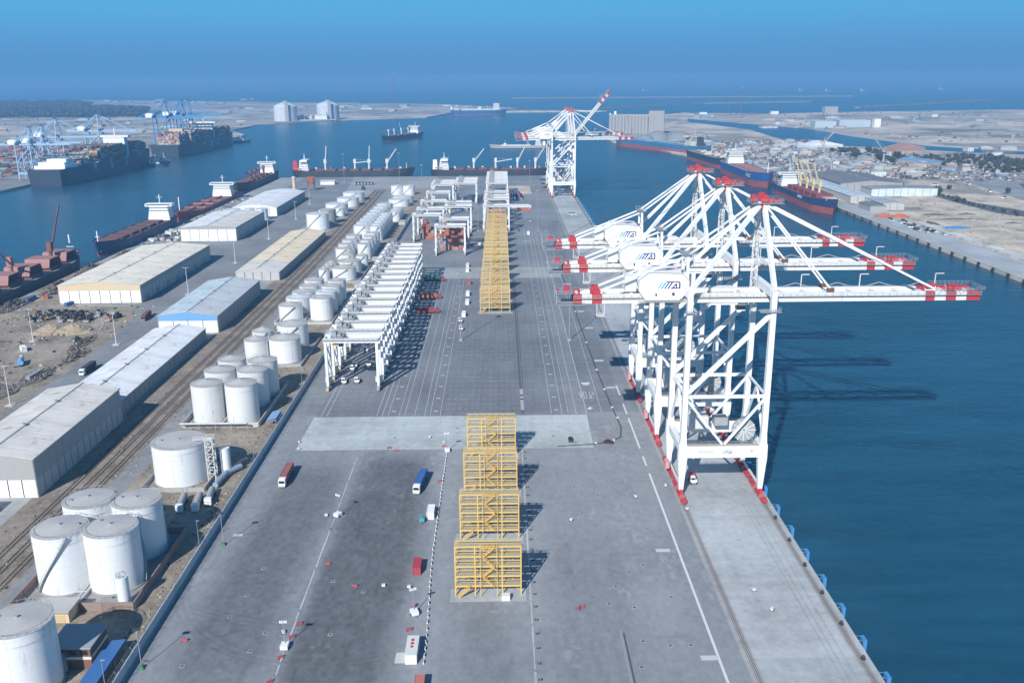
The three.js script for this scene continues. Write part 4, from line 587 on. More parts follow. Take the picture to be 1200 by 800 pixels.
// ---------- warehouses ----------
function warehouse(label, x0, x1, z0, z1, he, hr, { wall = M.wall, side = M.wallGrey, roof = M.offwhite, roof2, gable = wall, bay = 6, doors = true, name = 'warehouse', splitH, arched = false, roofBreaks = [] } = {}) {
  const t = thing(name, label, 'warehouse', (x0 + x1) / 2, z0), w = (x1 - x0) / 2, d = z1 - z0, n = Math.max(2, Math.round(d / bay)), k = Math.max(2, Math.round(2 * w / bay)), hs = splitH ?? he;
  for (let i = 0; i < n; i++) { const a = -d * i / n - 0.25, c = -d * (i + 1) / n + 0.25; for (const x of [-w, w]) { part('wall_panel', nb().box(x - 0.12, x + 0.12, 0, hs, c, a), side, t); if (splitH) part('upper_panel', nb().box(x - 0.06, x + 0.2, hs + 0.05, he, c - 0.2, a + 0.2), M.wallGrey, t); } }
  for (let i = 0; i <= n; i++) for (const x of [-w, w]) part('pier', nb().box(x - 0.25, x + 0.25, 0, hs, -d * i / n - 0.24, -d * i / n + 0.24), mat2, t);
  for (const z of [0, -d]) {
    for (let i = 0; i < k; i++) part('wall_panel', nb().box(-w + 2 * w * i / k + 0.2, -w + 2 * w * (i + 1) / k - 0.2, 0, hs, z - 0.12, z + 0.12), wall, t);
    const s = nb(), pts = arched ? 10 : 2; let prev; const top = f => arched ? he + (hr - he) * Math.sin(f * Math.PI) : he + (hr - he) * (1 - Math.abs(2 * f - 1));
    for (let i = 0; i < pts; i++) { const f = i / pts, e = (i + 1) / pts; s.hex([V(-w + 2 * w * f, hs + 0.02, z + 0.2), V(-w + 2 * w * e, hs + 0.02, z + 0.2), V(-w + 2 * w * e, hs + 0.02, z - 0.2), V(-w + 2 * w * f, hs + 0.02, z - 0.2), V(-w + 2 * w * f, top(f), z + 0.2), V(-w + 2 * w * e, top(e), z + 0.2), V(-w + 2 * w * e, top(e), z - 0.2), V(-w + 2 * w * f, top(f), z - 0.2)]); }
    part('gable', s, gable, t);
  }
  const ov = 0.5, cuts = [0, ...roofBreaks.map(q => q[0]), d], rm = [roof, ...roofBreaks.map(q => q[1])];
  for (let j = 0; j < rm.length; j++) { const a = -cuts[j] + (j ? 0 : ov), c = -cuts[j + 1] - (j === rm.length - 1 ? ov : 0.02);
    if (arched) { const s = nb(); for (let i = 0; i < 12; i++) { const f = i / 12, e = (i + 1) / 12, X = q => (-w - ov) + 2 * (w + ov) * q, Y = q => he + 0.15 + (hr - he) * Math.sin(q * Math.PI); s.quad(V(X(f), Y(f), a), V(X(e), Y(e), a), V(X(e), Y(e), c), V(X(f), Y(f), c)); } part('roof', s, rm[j], t); }
    else for (const s of [-1, 1]) { const m = s < 0 && roof2 ? roof2 : rm[j], strips = Math.max(1, Math.round((a - c) / 24)); for (let q = 0; q < strips; q++) { const p0 = a + (c - a) * q / strips - (q ? 0.04 : 0), p1 = a + (c - a) * (q + 1) / strips; part('roof_panel', nb().hex([V(0, hr + 0.05, p0), V(s * (w + ov), he + 0.05, p0), V(s * (w + ov), he + 0.05, p1), V(0, hr + 0.05, p1), V(0, hr + 0.25, p0), V(s * (w + ov), he + 0.25, p0), V(s * (w + ov), he + 0.25, p1), V(0, hr + 0.25, p1)]), m, t); } }
  }
  for (const s of [-1, 1]) part('gutter', nb().box(s * (w + ov) - 0.15, s * (w + ov) + 0.15, he - 0.2, he + 0.1, -d - ov, ov), M.grey, t);
  if (!arched) for (let i = 1; i < Math.round(d / 26); i++) part('roof_vent', nb().cyl([0, hr + 0.2, -i * 26], [0, hr + 1.3, -i * 26], 0.5, 0.7, 8), M.steel, t);
  if (!arched) part('ridge_cap', nb().box(-0.3, 0.3, hr + 0.2, hr + 0.42, -d - ov, ov), M.grey, t);
  if (doors) for (let i = 1; i < n; i += 3) part('door', nb().box(w + 0.12, w + 0.3, 0, Math.min(4.2, hs - 0.5), -d * (i + 0.85) / n, -d * (i + 0.15) / n), M.grey, t);
  return t;
}
const mat2 = M.concrete;
const roofGrey = mat(0.75, 0.70, 0.63, 0.85, { map: T.roof }), roofWhite = mat(0.84, 0.84, 0.83, 0.85, { map: T.roof }), roofCream = mat(0.88, 0.80, 0.66, 0.85, { map: T.roof }), roofBlueGrey = mat(0.58, 0.60, 0.60, 0.85, { map: T.roof }), roofTan = mat(0.88, 0.73, 0.51, 0.85, { map: T.roof }), roofPaleBlue = mat(0.56, 0.66, 0.69, 0.85, { map: T.roof });
warehouse('tall grey warehouse with pale wall panels nearest the railway curve', -201, -170, 299.8, 376, 15, 17.6, { roof: roofGrey, splitH: 7, wall: M.whiteClean, side: M.wall, gable: M.wallGrey, bay: 5.4, doors: false });
warehouse('low long warehouse with white roof behind the tall grey one', -203, -173.8, 376.4, 506, 6.4, 8.9, { roof: roofWhite, side: M.wallGrey });
warehouse('warehouse with a blue gable and grey-blue roof', -206, -170.6, 520, 618, 10.2, 12.8, { roof: roofBlueGrey, roof2: roofPaleBlue, gable: M.skyblue, splitH: 7.4, wall: M.whiteClean, bay: 8, doors: false });
warehouse('low long warehouse with tan roof and grey end', -200.5, -168, 664, 850, 6.4, 9, { roof: roofGrey, wall: M.wall, roofBreaks: [[36, roofTan]] });
warehouse('wide warehouse with cream roof beside the scrap yard', -301.5, -246, 597, 748, 12.2, 14.6, { roof: roofCream, splitH: 8.6, wall: M.whiteClean, gable: M.cream, side: M.wall, bay: 7 });
warehouse('white warehouse with two-tone roof behind the cream-roofed one', -301, -249, 838, 942, 12.6, 14.8, { roof: roofGrey, wall: M.whiteClean, side: M.wall, gable: M.wallGrey, splitH: 11, roof2: roofWhite, bay: 9 });
warehouse('white warehouse with rounded roof near the pier end', -297.5, -248, 993, 1140, 9.6, 13, { roof: roofWhite, wall: M.whiteClean, side: M.wallGrey, arched: true, bay: 8 });
// ---------- ships ----------
function shipHull(t, L, beam, deckY, upper, lower, deckM, bootY, sheer = 3.5, sternCut = 0.45) {
  const N = 26, half = (s, y) => { // s along the ship -1 (stern) .. 1 (bow), y height: half width
    const flare = 0.72 + 0.28 * clamp01((y + 3) / (deckY + 3));
    if (s > 0.62) { const k = (s - 0.62) / 0.38; return beam / 2 * Math.max(0.0, Math.pow(1 - Math.pow(k, 1.9), 0.75 / flare)); }
    if (s < -0.8) { const k = (-0.8 - s) / 0.2; return beam / 2 * (1 - (0.16 * sternCut / 0.45 + sternCut * (1 - clamp01((y + 3) / (deckY + 3)))) * k * k); }
    return beam / 2;
  };
  const yTop = s => deckY + (s > 0.55 ? sheer * Math.pow((s - 0.55) / 0.45, 1.3) : s < -0.8 ? 0.8 : 0);
  const rake = (s, y) => s * L / 2 + (s > 0.8 ? (s - 0.8) / 0.2 * (y + 3) * 0.35 : s < -0.9 ? -(y - deckY) * 0.1 : 0);
  const ring = (f, y0, y1) => { const b = nb(); for (let i = 0; i < N; i++) for (const z of [-1, 1]) { const s0 = -1 + 2 * i / N, s1 = -1 + 2 * (i + 1) / N, q = (s, y) => V(rake(s, y), y, z * half(s, y)); const a0 = y0(s0), a1 = y0(s1), c0 = y1(s0), c1 = y1(s1); if (z > 0) b.quad(q(s0, a0), q(s1, a1), q(s1, c1), q(s0, c0)); else b.quad(q(s1, a1), q(s0, a0), q(s0, c0), q(s1, c1)); }
    const s = -1, q = (y, z) => V(rake(s, y), y, z * half(s, y)); b.quad(q(y0(s), -1), q(y0(s), 1), q(y1(s), 1), q(y1(s), -1)); return b; };
  const lo = part('lower_hull', ring(0, () => -6, () => bootY), lower, t), up = part('upper_hull', ring(0, () => bootY, yTop), upper, t);
  const d = nb(); for (let i = 0; i < N; i++) { const s0 = -1 + 2 * i / N, s1 = -1 + 2 * (i + 1) / N, y0 = yTop(s0) - 0.9, y1 = yTop(s1) - 0.9; d.quad(V(rake(s0, y0), y0, half(s0, y0) * 0.995), V(rake(s1, y1), y1, half(s1, y1) * 0.995), V(rake(s1, y1), y1, -half(s1, y1) * 0.995), V(rake(s0, y0), y0, -half(s0, y0) * 0.995)); }
  part('deck', d, deckM, t);
  return up;
}
function bridgeHouse(t, x, y, len, wid, tiers, m = M.whiteClean, funnel = M.navy, back = -1) {
  const h = 2.8; let yy = y; const hs = part('superstructure', (() => { const b = nb(); for (let k = 0; k < tiers; k++) { const f = 1 - 0.04 * k; b.box(x - len / 2 * f, x + len / 2 * f, yy, yy + h - 0.15, -wid / 2 * f, wid / 2 * f); b.box(x - len / 2 * f - 0.4, x + len / 2 * f + 0.4, yy + h - 0.15, yy + h, -wid / 2 * f - 0.4, wid / 2 * f + 0.4); yy += h; } b.box(x - len * 0.32, x + len * 0.42, yy, yy + h, -wid * 0.62, wid * 0.62); return b; })(), m, t);
  for (let k = 0; k < tiers; k++) part('window_row', nb().box(x - len / 2 * 0.9, x + len / 2 * 0.9, y + k * h + 1.1, y + k * h + 1.75, -wid / 2 * (1 - 0.04 * k) - 0.05, wid / 2 * (1 - 0.04 * k) + 0.05), M.glass, hs);
  part('bridge_window', nb().box(x - len * 0.33, x + len * 0.43, yy + 1.2, yy + 2.2, -wid * 0.57, wid * 0.57), M.glass, hs);
  part('mast', nb().beam([x, yy + h, 0], [x, yy + h + 9, 0], 0.6).beam([x, yy + h + 6, -3], [x, yy + h + 6, 3], 0.3).beam([x - 1.5, yy + h + 3, 0], [x + 1.5, yy + h + 3, 0], 0.5), m, t);
  const fx = x + back * len * 0.95; part('funnel', nb().taper([fx, y, 0], len * 0.5, wid * 0.34, [fx, yy + 1, 0], len * 0.4, wid * 0.26), funnel, t);
  part('lifeboat', nb().cyl([x + back * len * 0.9, y + 3.4, wid * 0.46], [x + back * len * 0.2, y + 3.4, wid * 0.46], 1.2, 0.9, 8), M.orange, t);
}
function deckCrane(t, x, y, h, jib, lift, m, turn = 0) { const p = part('crane_pedestal', nb().cyl([x, y, 0], [x, y + h * 0.62, 0], 1.7, 1.4, 12).box(x - 2, x + 2, y + h * 0.62, y + h, -1.8, 1.8), m, t); const c = Math.cos(lift), s = Math.sin(lift); part('crane_jib', nb().beam([x, y + h * 0.66, 1], [x + Math.cos(turn) * jib * c, y + h * 0.66 + jib * s, 1 + Math.sin(turn) * jib * c], 0.9, 1.1).beam([x, y + h, 1], [x + Math.cos(turn) * jib * c, y + h * 0.66 + jib * s, 1 + Math.sin(turn) * jib * c], 0.15), m, t); return p; }
function hatches(t, xs, y, len, wid, hgt, m) { for (const x of xs) part('hatch_cover', nb().box(x - len / 2, x + len / 2, y, y + hgt, -wid / 2, wid / 2), m, t); }
const redDeck = mat(0.21, 0.09, 0.075, 0.8, { map: T.wear }), bootRed = mat(0.34, 0.09, 0.075, 0.6, { map: T.wear }), hullBlack = mat(0.035, 0.04, 0.05, 0.55, { map: T.wear }), hullBlue = mat(0.03, 0.10, 0.30, 0.5, { map: T.wear }), hullRed = mat(0.24, 0.06, 0.055, 0.55, { map: T.wear }), greyDeck = mat(0.26, 0.25, 0.25, 0.85, { map: T.wear }), pinkHatch = mat(0.37, 0.185, 0.165, 0.75, { map: T.wear });
const N90 = Math.PI / 2; // bow along the pier, away from the camera
const ship = (label, X, Z, turn, name = 'cargo_ship') => thing(name, label, 'ship', X, Z, turn, undefined, -3);

{ // moored on the left quay: bulk carrier with stacked-open red hatch covers
  const t = ship('bulk carrier with open pinkish-red hatch covers beside the scrap yard', -357, 640, N90); shipHull(t, 205, 31, 9, hullBlack, bootRed, greyDeck, 1.5);
  for (const [x, a] of [[-70, 1], [-40, 1], [-10, 1], [20, 1], [50, 1], [78, 1]]) { part('hatch_coaming', nb().box(x - 9, x + 9, 8.2, 10.6, -10, 10), redDeck, t); for (const s of [-1, 1]) part('hatch_cover', nb().hex([V(x + s * 10 - 0.5, 10.6, 9.5), V(x + s * 10 + 0.5, 10.6, 9.5), V(x + s * 10 + 0.5, 10.6, -9.5), V(x + s * 10 - 0.5, 10.6, -9.5), V(x + s * 7.5 - 0.5, 17, 9.5), V(x + s * 7.5 + 0.5, 17, 9.5), V(x + s * 7.5 + 0.5, 17, -9.5), V(x + s * 7.5 - 0.5, 17, -9.5)]), pinkHatch, t); part('hatch_cover', nb().box(x - 7.5, x + 7.5, 16.6, 17.2, -9.5, 9.5), pinkHatch, t); }
  deckCrane(t, -55, 8.5, 18, 30, 0.55, pinkHatch, 0.3); deckCrane(t, 4, 8.5, 18, 30, 0.5, pinkHatch, 2.9); deckCrane(t, 64, 8.5, 18, 36, 1.2, redDeck, 0.4);
  part('fore_mast', nb().beam([97, 20, 0], [97, 27, 0], 0.8).beam([97, 17, -3], [97, 17, 3], 0.4), M.whiteClean, t); part('forecastle', nb().box(88, 99, 11.5, 13.2, -5, 5), M.whiteClean, t);
}
{ const t = ship('bulk carrier with red hatches, blue bow and white bridge beside the cream warehouse', -352, 862, -N90); shipHull(t, 166, 27, 11, mat(0.02, 0.045, 0.12, 0.5), bootRed, redDeck, 2.0); hatches(t, [-42, -20, 2, 24, 46, 66], 10.2, 17, 16, 2.2, redDeck); for (const x of [-31, -9, 13, 35, 57]) part('hatch_rail', nb().box(x - 1, x + 1, 10.2, 12.6, -11, 11), M.dark, t); bridgeHouse(t, -68, 10, 13, 22, 5, M.whiteClean, M.navy); part('bow_paint', nb().box(83, 84, 4, 6, -2, 2), hullBlue, t); part('fore_mast', nb().beam([84, 12, 0], [84, 23, 0], 0.7).beam([84, 18, -2], [84, 18, 2], 0.4), M.whiteClean, t); }
{ const t = ship('red-hulled tanker with piping on deck moored beside the rounded-roof warehouse', -352, 1077, -N90, 'tanker'); shipHull(t, 190, 28, 7.5, hullRed, bootRed, redDeck, 1); part('deck_pipes', nb().box(-60, 82, 7.4, 8.4, -1.2, -0.4).box(-60, 82, 7.4, 8.4, 0.4, 1.2).box(8, 12, 7.2, 8.8, -12, 12).box(-20, -18, 7.2, 8.4, -12, 12).box(40, 42, 7.2, 8.4, -12, 12), pinkHatch, t); bridgeHouse(t, -70, 7, 15, 24, 5, M.whiteClean, M.red); part('fore_mast', nb().beam([92, 12, 0], [92, 26, 0], 0.8), M.whiteClean, t); }
{ const t = ship('dark cargo ship with red deck gear and white bridge at the pier corner', -356, 1318, -N90); shipHull(t, 184, 28, 12, hullBlack, bootRed, redDeck, 2.5); hatches(t, [-35, -10, 15, 40, 62], 11.2, 18, 17, 2.6, redDeck); for (const x of [-47, -22, 3, 28]) deckCrane(t, x, 11.4, 13, 22, 0.15, redDeck, 0); bridgeHouse(t, -72, 11.2, 14, 22, 5, M.whiteClean, M.red); }
for (const [X, label, sg, cr] of [[-231, 'dark geared bulk carrier berthed across the pier end, left of the other', -1, [-42, 4, 26, 54]], [-14, 'dark geared bulk carrier berthed across the pier end with many deck cranes', -1, [-28, 6, 40, 68]]]) {
  const t = ship(label, X, 1417, 0); shipHull(t, X < -100 ? 182 : 190, 29, 12, hullBlack, bootRed, redDeck, 2); hatches(t, [-50, -32, -14, 4, 22, 40, 58], 11.2, 13, 18, 2.2, redDeck); cr.forEach((x, i) => deckCrane(t, x, 11.4, 17, 26, X < -100 ? [1.45, 0.1, 1.5, 0.95][i] : [0.9, 0.15, 1.1, 1.0][i], M.offwhite, [0, 0, 0, 0][i])); bridgeHouse(t, -74, 11.4, 15, 22, 5, M.whiteClean, X < -100 ? M.red : M.whiteClean); part('fore_mast', nb().beam([84, 13, 0], [84, 22, 0], 0.7), M.offwhite, t);
  for (let x = -60; x < 75; x += 22) part('deck_locker', nb().box(x, x + 3, 11.2, 15, -12, -9), M.offwhite, t);
}
{ const t = ship('dark cargo ship under way in the middle of the basin', -248, 2310, Math.PI + 1.17); shipHull(t, 190, 28, 12, hullBlack, bootRed, redDeck, 1.5); for (const x of [-34, 2, 38, 66]) deckCrane(t, x, 11.2, 17, 20, x === 2 ? 1.2 : 0.2, M.offwhite); bridgeHouse(t, -72, 11, 16, 25, 6, M.whiteClean, M.red); hatches(t, [-50, -16, 20, 52], 11.2, 18, 18, 2.4, redDeck); }
{ const t = ship('blue-hulled gas carrier with white bridge by the far shore', -92, 3770, 0.06, 'gas_carrier'); t.scale.setScalar(0.78); shipHull(t, 285, 46, 26, mat(0.02, 0.10, 0.24, 0.5), bootRed, M.offwhite, 3); part('trunk_deck', nb().box(-85, 120, 25, 32, -17, 17), M.offwhite, t); bridgeHouse(t, -112, 25, 26, 38, 7, M.whiteClean, M.offwhite); part('manifold', nb().box(0, 18, 32, 44, -10, 10).box(82, 112, 30, 60, -15, 15), M.offwhite, t); for (const x of [-60, -30, 50]) part('vent_mast', nb().beam([x, 32, 0], [x, 50, 0], 2), M.offwhite, t); }
{ const t = ship('small white and grey barge carrier crossing behind the pier end', 40, 1985, Math.PI, 'coaster'); shipHull(t, 120, 17, 6, M.grey, hullBlack, M.offwhite, 1); part('hold_cover', nb().box(-25, 40, 5, 8, -6, 6), M.offwhite, t); bridgeHouse(t, -42, 5.4, 13, 14, 3, M.whiteClean, M.whiteClean); part('fore_mast', nb().beam([55, 6, 0], [55, 20, 0], 0.6), M.red, t); }
// right bank
{ const t = ship('long blue and red tanker moored below the grain silo', 331, 1920, N90 + 0.42, 'tanker'); shipHull(t, 330, 42, 17, mat(0.05, 0.16, 0.30, 0.55, { map: T.wear }), bootRed, mat(0.20, 0.34, 0.42, 0.8), 8); part('deck_pipes', nb().box(-110, 140, 17.4, 19, -2, 2).box(10, 16, 17, 19.4, -18, 18), mat(0.25, 0.42, 0.5, 0.7), t); bridgeHouse(t, -128, 16.6, 20, 34, 6, mat(0.66, 0.64, 0.56, 0.6), M.dark); }
{ const t = ship('blue and red bulk carrier with white lettering marks on its bow', 367, 1350, -N90); const up = shipHull(t, 222, 34, 18, hullBlue, bootRed, redDeck, 8); hatches(t, [-28, -2, 24, 50, 76], 17.4, 20, 22, 2, pinkHatch); bridgeHouse(t, -72, 17.4, 16, 26, 6, M.whiteClean, M.whiteClean); for (const x of [60, 65, 70, 75, 80]) part('hull_letter', nb().box(x, x + 1.2, 11, 16, 16.95, 17.1).box(x, x + 3, 15.2, 16, 16.95, 17.1), M.whiteClean, up); part('fore_mast', nb().beam([108, 20, 0], [108, 34, 0], 0.9), M.whiteClean, t); part('rail', nb().rail([[-100, 18, 16.5], [70, 18, 16.5]], 1.2, 0.2, 4), M.offwhite, t); }
{ const t = ship('dark tanker moored behind the blue and red bulk carrier', 371, 1600, N90 * -1 + 0.08, 'tanker'); shipHull(t, 225, 34, 16, hullBlack, bootRed, greyDeck, 6); part('deck_pipes', nb().box(-80, 100, 16.4, 18, -2, 2).box(0, 5, 16, 18.5, -14, 14), M.offwhite, t); for (const x of [-50, -20, 30, 60]) part('deck_house', nb().box(x, x + 6, 15.6, 20, -5, 5), M.cream, t); part('crane_post', nb().beam([10, 16, 3], [10, 34, 3], 1.2).beam([10, 33, 3], [24, 38, 3], 0.8), M.cream, t); }
{ const t = ship('dark blue and red geared ship with yellow deck cranes at the right quay', 369, 1088, -N90); shipHull(t, 190, 30, 14, mat(0.03, 0.055, 0.14, 0.5, { map: T.wear }), bootRed, redDeck, 7); hatches(t, [-30, -8, 14, 36, 58], 13.2, 17, 20, 5, hullRed); const y = mat(0.62, 0.48, 0.24, 0.6); for (const [x, l] of [[-20, 1.25], [4, 1.1], [26, 1.15], [48, 1.2]]) { deckCrane(t, x, 13.4, 18, 28, l, y, 2.6); } bridgeHouse(t, -66, 13.4, 16, 24, 5, M.whiteClean, M.whiteClean); part('forecastle', nb().box(78, 92, 14.6, 17, -7, 7), mat(0.6, 0.5, 0.4, 0.7), t); for (let k = 0; k < 4; k++) part('hull_letter', nb().box(18 + k * 4, 20.4 + k * 4, 9.5, 12.5, 14.95, 15.1), M.whiteClean, t); }
// container ships at the far terminal
function letters(str, h) { // block letters as bars, in the xy plane
  const S = { M: [[0, 0, 0, 1], [0, 1, .5, .4], [.5, .4, 1, 1], [1, 1, 1, 0]], S: [[1, 1, 0, 1], [0, 1, 0, .5], [0, .5, 1, .5], [1, .5, 1, 0], [1, 0, 0, 0]], C: [[1, 1, 0, 1], [0, 1, 0, 0], [0, 0, 1, 0]] };
  return str.split('').map(c => { const b = nb(); for (const [x0, y0, x1, y1] of S[c]) b.beam([x0 * h * 0.62, y0 * h, 0], [x1 * h * 0.62, y1 * h, 0], 0.4, h * 0.17); return b; });
}
const boxTones = [[0.30, 0.06, 0.04], [0.38, 0.16, 0.07], [0.06, 0.10, 0.18], [0.40, 0.36, 0.28], [0.10, 0.20, 0.26], [0.20, 0.05, 0.05], [0.46, 0.44, 0.40], [0.10, 0.12, 0.10], [0.48, 0.30, 0.10]];
function containerStack(t, name, list, tones = boxTones) { // countless far boxes: one part
  const g = new THREE.BoxGeometry(12.1, 2.5, 2.38), m = new THREE.InstancedMesh(g, mat(1, 1, 1, 0.75), list.length), o = new THREE.Object3D(), c = new THREE.Color();
  list.forEach(([x, y, z], i) => { o.position.set(x, y, z); o.updateMatrix(); m.setMatrixAt(i, o.matrix); const k = tones[Math.floor(rnd() * tones.length)]; c.setRGB(...k); m.setColorAt(i, c); });
  m.name = name; m.userData.kind = 'stuff'; t.add(m); return m;
}
for (const [Z, L, label, bays, top] of [[1513, 388, 'container ship with white stern house alongside the blue cranes', [[-122, 20, 3], [-107, 20, 4], [-92, 20, 5], [-62, 20, 7], [-47, 20, 8], [-32, 20, 9], [-17, 20, 9], [-2, 20, 9], [13, 20, 9], [28, 20, 9], [43, 20, 8], [90, 20, 9], [105, 19, 9], [120, 19, 8], [135, 17, 7], [150, 13, 6]], 0], [2028, 432, 'fully loaded container ship with tall stacks farther along the terminal', [[-185, 18, 8], [-170, 20, 8], [-155, 20, 9], [-120, 20, 8], [-105, 20, 8], [-90, 20, 9], [-75, 20, 8], [-60, 20, 9], [-45, 20, 8], [-30, 20, 8], [-15, 20, 8], [0, 20, 8], [15, 20, 7], [62, 20, 8], [77, 20, 8], [92, 20, 8], [107, 19, 8], [122, 18, 7], [137, 19, 8], [152, 18, 7], [167, 15, 6]], 1]]) {
  const t = ship(label, -661 - top * 3, Z, N90, 'container_ship'), beam = top ? 58 : 50, dy = 22; const up = shipHull(t, L, beam, dy + 2, mat(0.035, 0.05, 0.075, 0.5), mat(0.03, 0.035, 0.05, 0.6), greyDeck, 2, 8, 0.1);
  const list = []; for (const [x, n, h] of bays) for (let k = 0; k < n; k++) { const hh = h + (k > n - 4 ? 0 : -(rnd() < 0.3 ? 1 : 0)); for (let j = 0; j < hh; j++) list.push([x, dy + 3 + j * 2.6, (k - (n - 1) / 2) * 2.5]); }
  containerStack(t, 'deck_containers', list, top ? [[0.30, 0.07, 0.05], [0.42, 0.2, 0.1], [0.46, 0.40, 0.32], [0.36, 0.34, 0.3], [0.1, 0.14, 0.2], [0.5, 0.46, 0.4], [0.24, 0.05, 0.05]] : boxTones);
  const hb = (x, w, l, n) => { const b = nb(); for (let k = 0; k < n; k++) b.box(x - l / 2, x + l / 2, dy + k * 3, dy + k * 3 + 2.9, -w / 2, w / 2); b.box(x - l / 2 - 1, x + l / 2, dy + n * 3, dy + n * 3 + 3, -beam / 2, beam / 2); part('superstructure', b, M.whiteClean, t); part('mast', nb().beam([x, dy + n * 3 + 3, 0], [x, dy + n * 3 + 15, 0], 1.2), M.whiteClean, t); };
  if (top) { hb(38, 40, 12, 11); part('funnel_house', nb().box(-143, -132, dy, dy + 30, -14, 14), M.cream, t); } else { hb(66, 36, 13, 11); part('funnel_house', nb().box(-82, -74, dy, dy + 18, -12, 12), M.offwhite, t); part('stern_house', nb().box(-176, -132, dy + 1, dy + 6.5, -22, 23).box(-170, -138, dy + 6.5, dy + 11, -18, 20).box(-160, -142, dy + 11, dy + 15, -10, 18), M.whiteClean, t); part('lashing_bridge', nb().box(-112.5, -112, dy, dy + 14, -22, 22).box(-97.5, -97, dy, dy + 14, -22, 22), M.offwhite, t); }
  letters('MSC', 11).forEach((b, i) => { const o = part('hull_letter', b, M.whiteClean, up); o.position.set((top ? -60 : -85) + i * (top ? 46 : 62), top ? 9.5 : 12.5, beam / 2 + 0.2); });
  part('breakwater_shield', nb().box(L / 2 - 34, L / 2 - 33, dy + 2, dy + 10, -14, 14), M.navy, t);
}
function tug(label, X, Z, turn, s = 1) { const t = ship(label, X, Z, turn, 'tug_boat'); t.scale.setScalar(s); shipHull(t, 34, 11, 3.4, M.navy, M.dark, greyDeck, 1, 1.4); part('cabin', nb().box(-4, 7, 3, 6, -4, 4).box(-1, 5, 6, 9, -3, 3), M.whiteClean, t); part('mast', nb().beam([2, 9, 0], [2, 16, 0], 0.5), M.whiteClean, t); part('funnel', nb().box(-4, -2, 6, 9, 2, 3).box(-4, -2, 6, 9, -3, -2), M.red, t); return t; }
tug('white-cabined tug at the bow of the near container ship', -622, 1640, 0.2, 1.3); tug('white work boat beside the near container ship', -624, 1692, N90, 1.2); tug('tug boat off the bow of the far container ship', -636, 2240, 0.3, 1.3); tug('small tug boat close to the barge carrier', 12, 2030, 2.6, 0.9);
// tiny ships at anchor on the horizon
for (const [px, Z] of [[3300, 8400], [2900, 8900], [3050, 8600], [4300, 9000], [1500, 9600]]) { const t = thing('anchored_ship', 'tiny pale ship at anchor out at sea', 'ship', px, Z, 0.4, 'ships at anchor on the horizon', -3); t.scale.setScalar(0.6); part('hull', nb().box(-55, 55, 0, 14, -14, 14), M.grey, t); part('superstructure', nb().box(-50, -30, 14, 34, -12, 12), M.whiteClean, t); }
// ---------- containers ----------
const boxMats = [[0.52, 0.15, 0.06], [0.56, 0.17, 0.06], [0.44, 0.11, 0.05], [0.30, 0.36, 0.42], [0.22, 0.27, 0.34], [0.40, 0.43, 0.46], [0.30, 0.05, 0.04], [0.42, 0.12, 0.05], [0.07, 0.14, 0.30]].map(c => mat(c[0], c[1], c[2], 0.7, { map: T.wear }));
const boxTonesName = ['orange', 'bright orange', 'rust orange', 'pale grey', 'blue grey', 'light grey', 'dark red', 'brick red', 'dark blue'];
function containerGeo(L) { const g = nb(); g.box(-1.19, 1.19, 0.1, 2.5, -L / 2 + 0.06, L / 2 - 0.06); return g.geo(); }
function ribGeo(L) { const b = nb(); for (let z = -L / 2 + 0.5; z < L / 2 - 0.3; z += 0.8) for (const x of [-1.21, 1.21]) b.box(x - 0.02, x + 0.02, 0.25, 2.4, z, z + 0.4); for (const x of [-1.2, 1.2]) for (const z of [-L / 2, L / 2]) b.box(x - 0.08, x + 0.08, 0, 2.6, z - 0.08, z + 0.08); for (const y of [0.08, 2.52]) { for (const x of [-1.18, 1.18]) b.box(x - 0.07, x + 0.07, y - 0.08, y + 0.08, -L / 2, L / 2); for (const z of [-L / 2, L / 2]) b.box(-1.2, 1.2, y - 0.08, y + 0.08, z - 0.06, z + 0.06); } return b.geo(); }
function doorGeo(L) { const b = nb(); for (const x of [-0.95, -0.35, 0.35, 0.95]) b.cyl([x, 0.2, L / 2 + 0.04], [x, 2.45, L / 2 + 0.04], 0.035, 0.035, 6); return b.geo(); }
const CG = { 12.19: [containerGeo(12.19), ribGeo(12.19), doorGeo(12.19)], 6.06: [containerGeo(6.06), ribGeo(6.06), doorGeo(6.06)] };
function container(X, Z, y, L, m, label, group, turn = 0) { const t = thing('shipping_container', label, 'container', X, Z, turn, group, y); part('body', CG[L][0], m, t); part('frame', CG[L][1], m, t); part('door_bars', CG[L][2], M.steel, t); return t; }
function block(X0, n, Z0, rows, hs, wts, place, group) { for (let r = 0; r < rows; r++) for (let i = 0; i < n; i++) { const h = Math.max(0, hs + Math.floor(rnd() * 3) - 1 - (rnd() < 0.15 ? 2 : 0)); for (let j = 0; j < h; j++) { const k = wts[Math.floor(rnd() * wts.length)]; container(X0 + i * 2.62, Z0 + r * 12.8, 0.06 + j * 2.6, 12.19, boxMats[k], boxTonesName[k] + ' shipping container in the ' + place, group); } } }
block(-53, 8, 787, 1, 5, [0, 1, 0, 3, 4, 7, 1], 'stack under the front gantry crane of the container block', 'front container stack');
block(-53, 8, 824, 1, 5, [0, 1, 7, 6, 2, 3, 0], 'stack behind the front orange container stack', 'second container stack');
block(-53, 8, 845, 1, 4, [6, 7, 4, 6, 2, 3], 'third row of stacks under the gantry cranes', 'third container stack');
block(-76, 7, 845, 1, 4, [0, 2, 3, 4, 7, 1], 'stack beside the tank fence under the gantry crane', 'stack by the tank fence');
block(-76, 7, 868, 1, 4, [0, 2, 3, 4, 7, 6], 'rear stack beside the tank fence', 'rear stack by the tank fence');
block(-12, 7, 950, 1, 3, [6, 7, 0, 2, 4], 'stack behind the far yellow racks', 'stack behind the far racks');
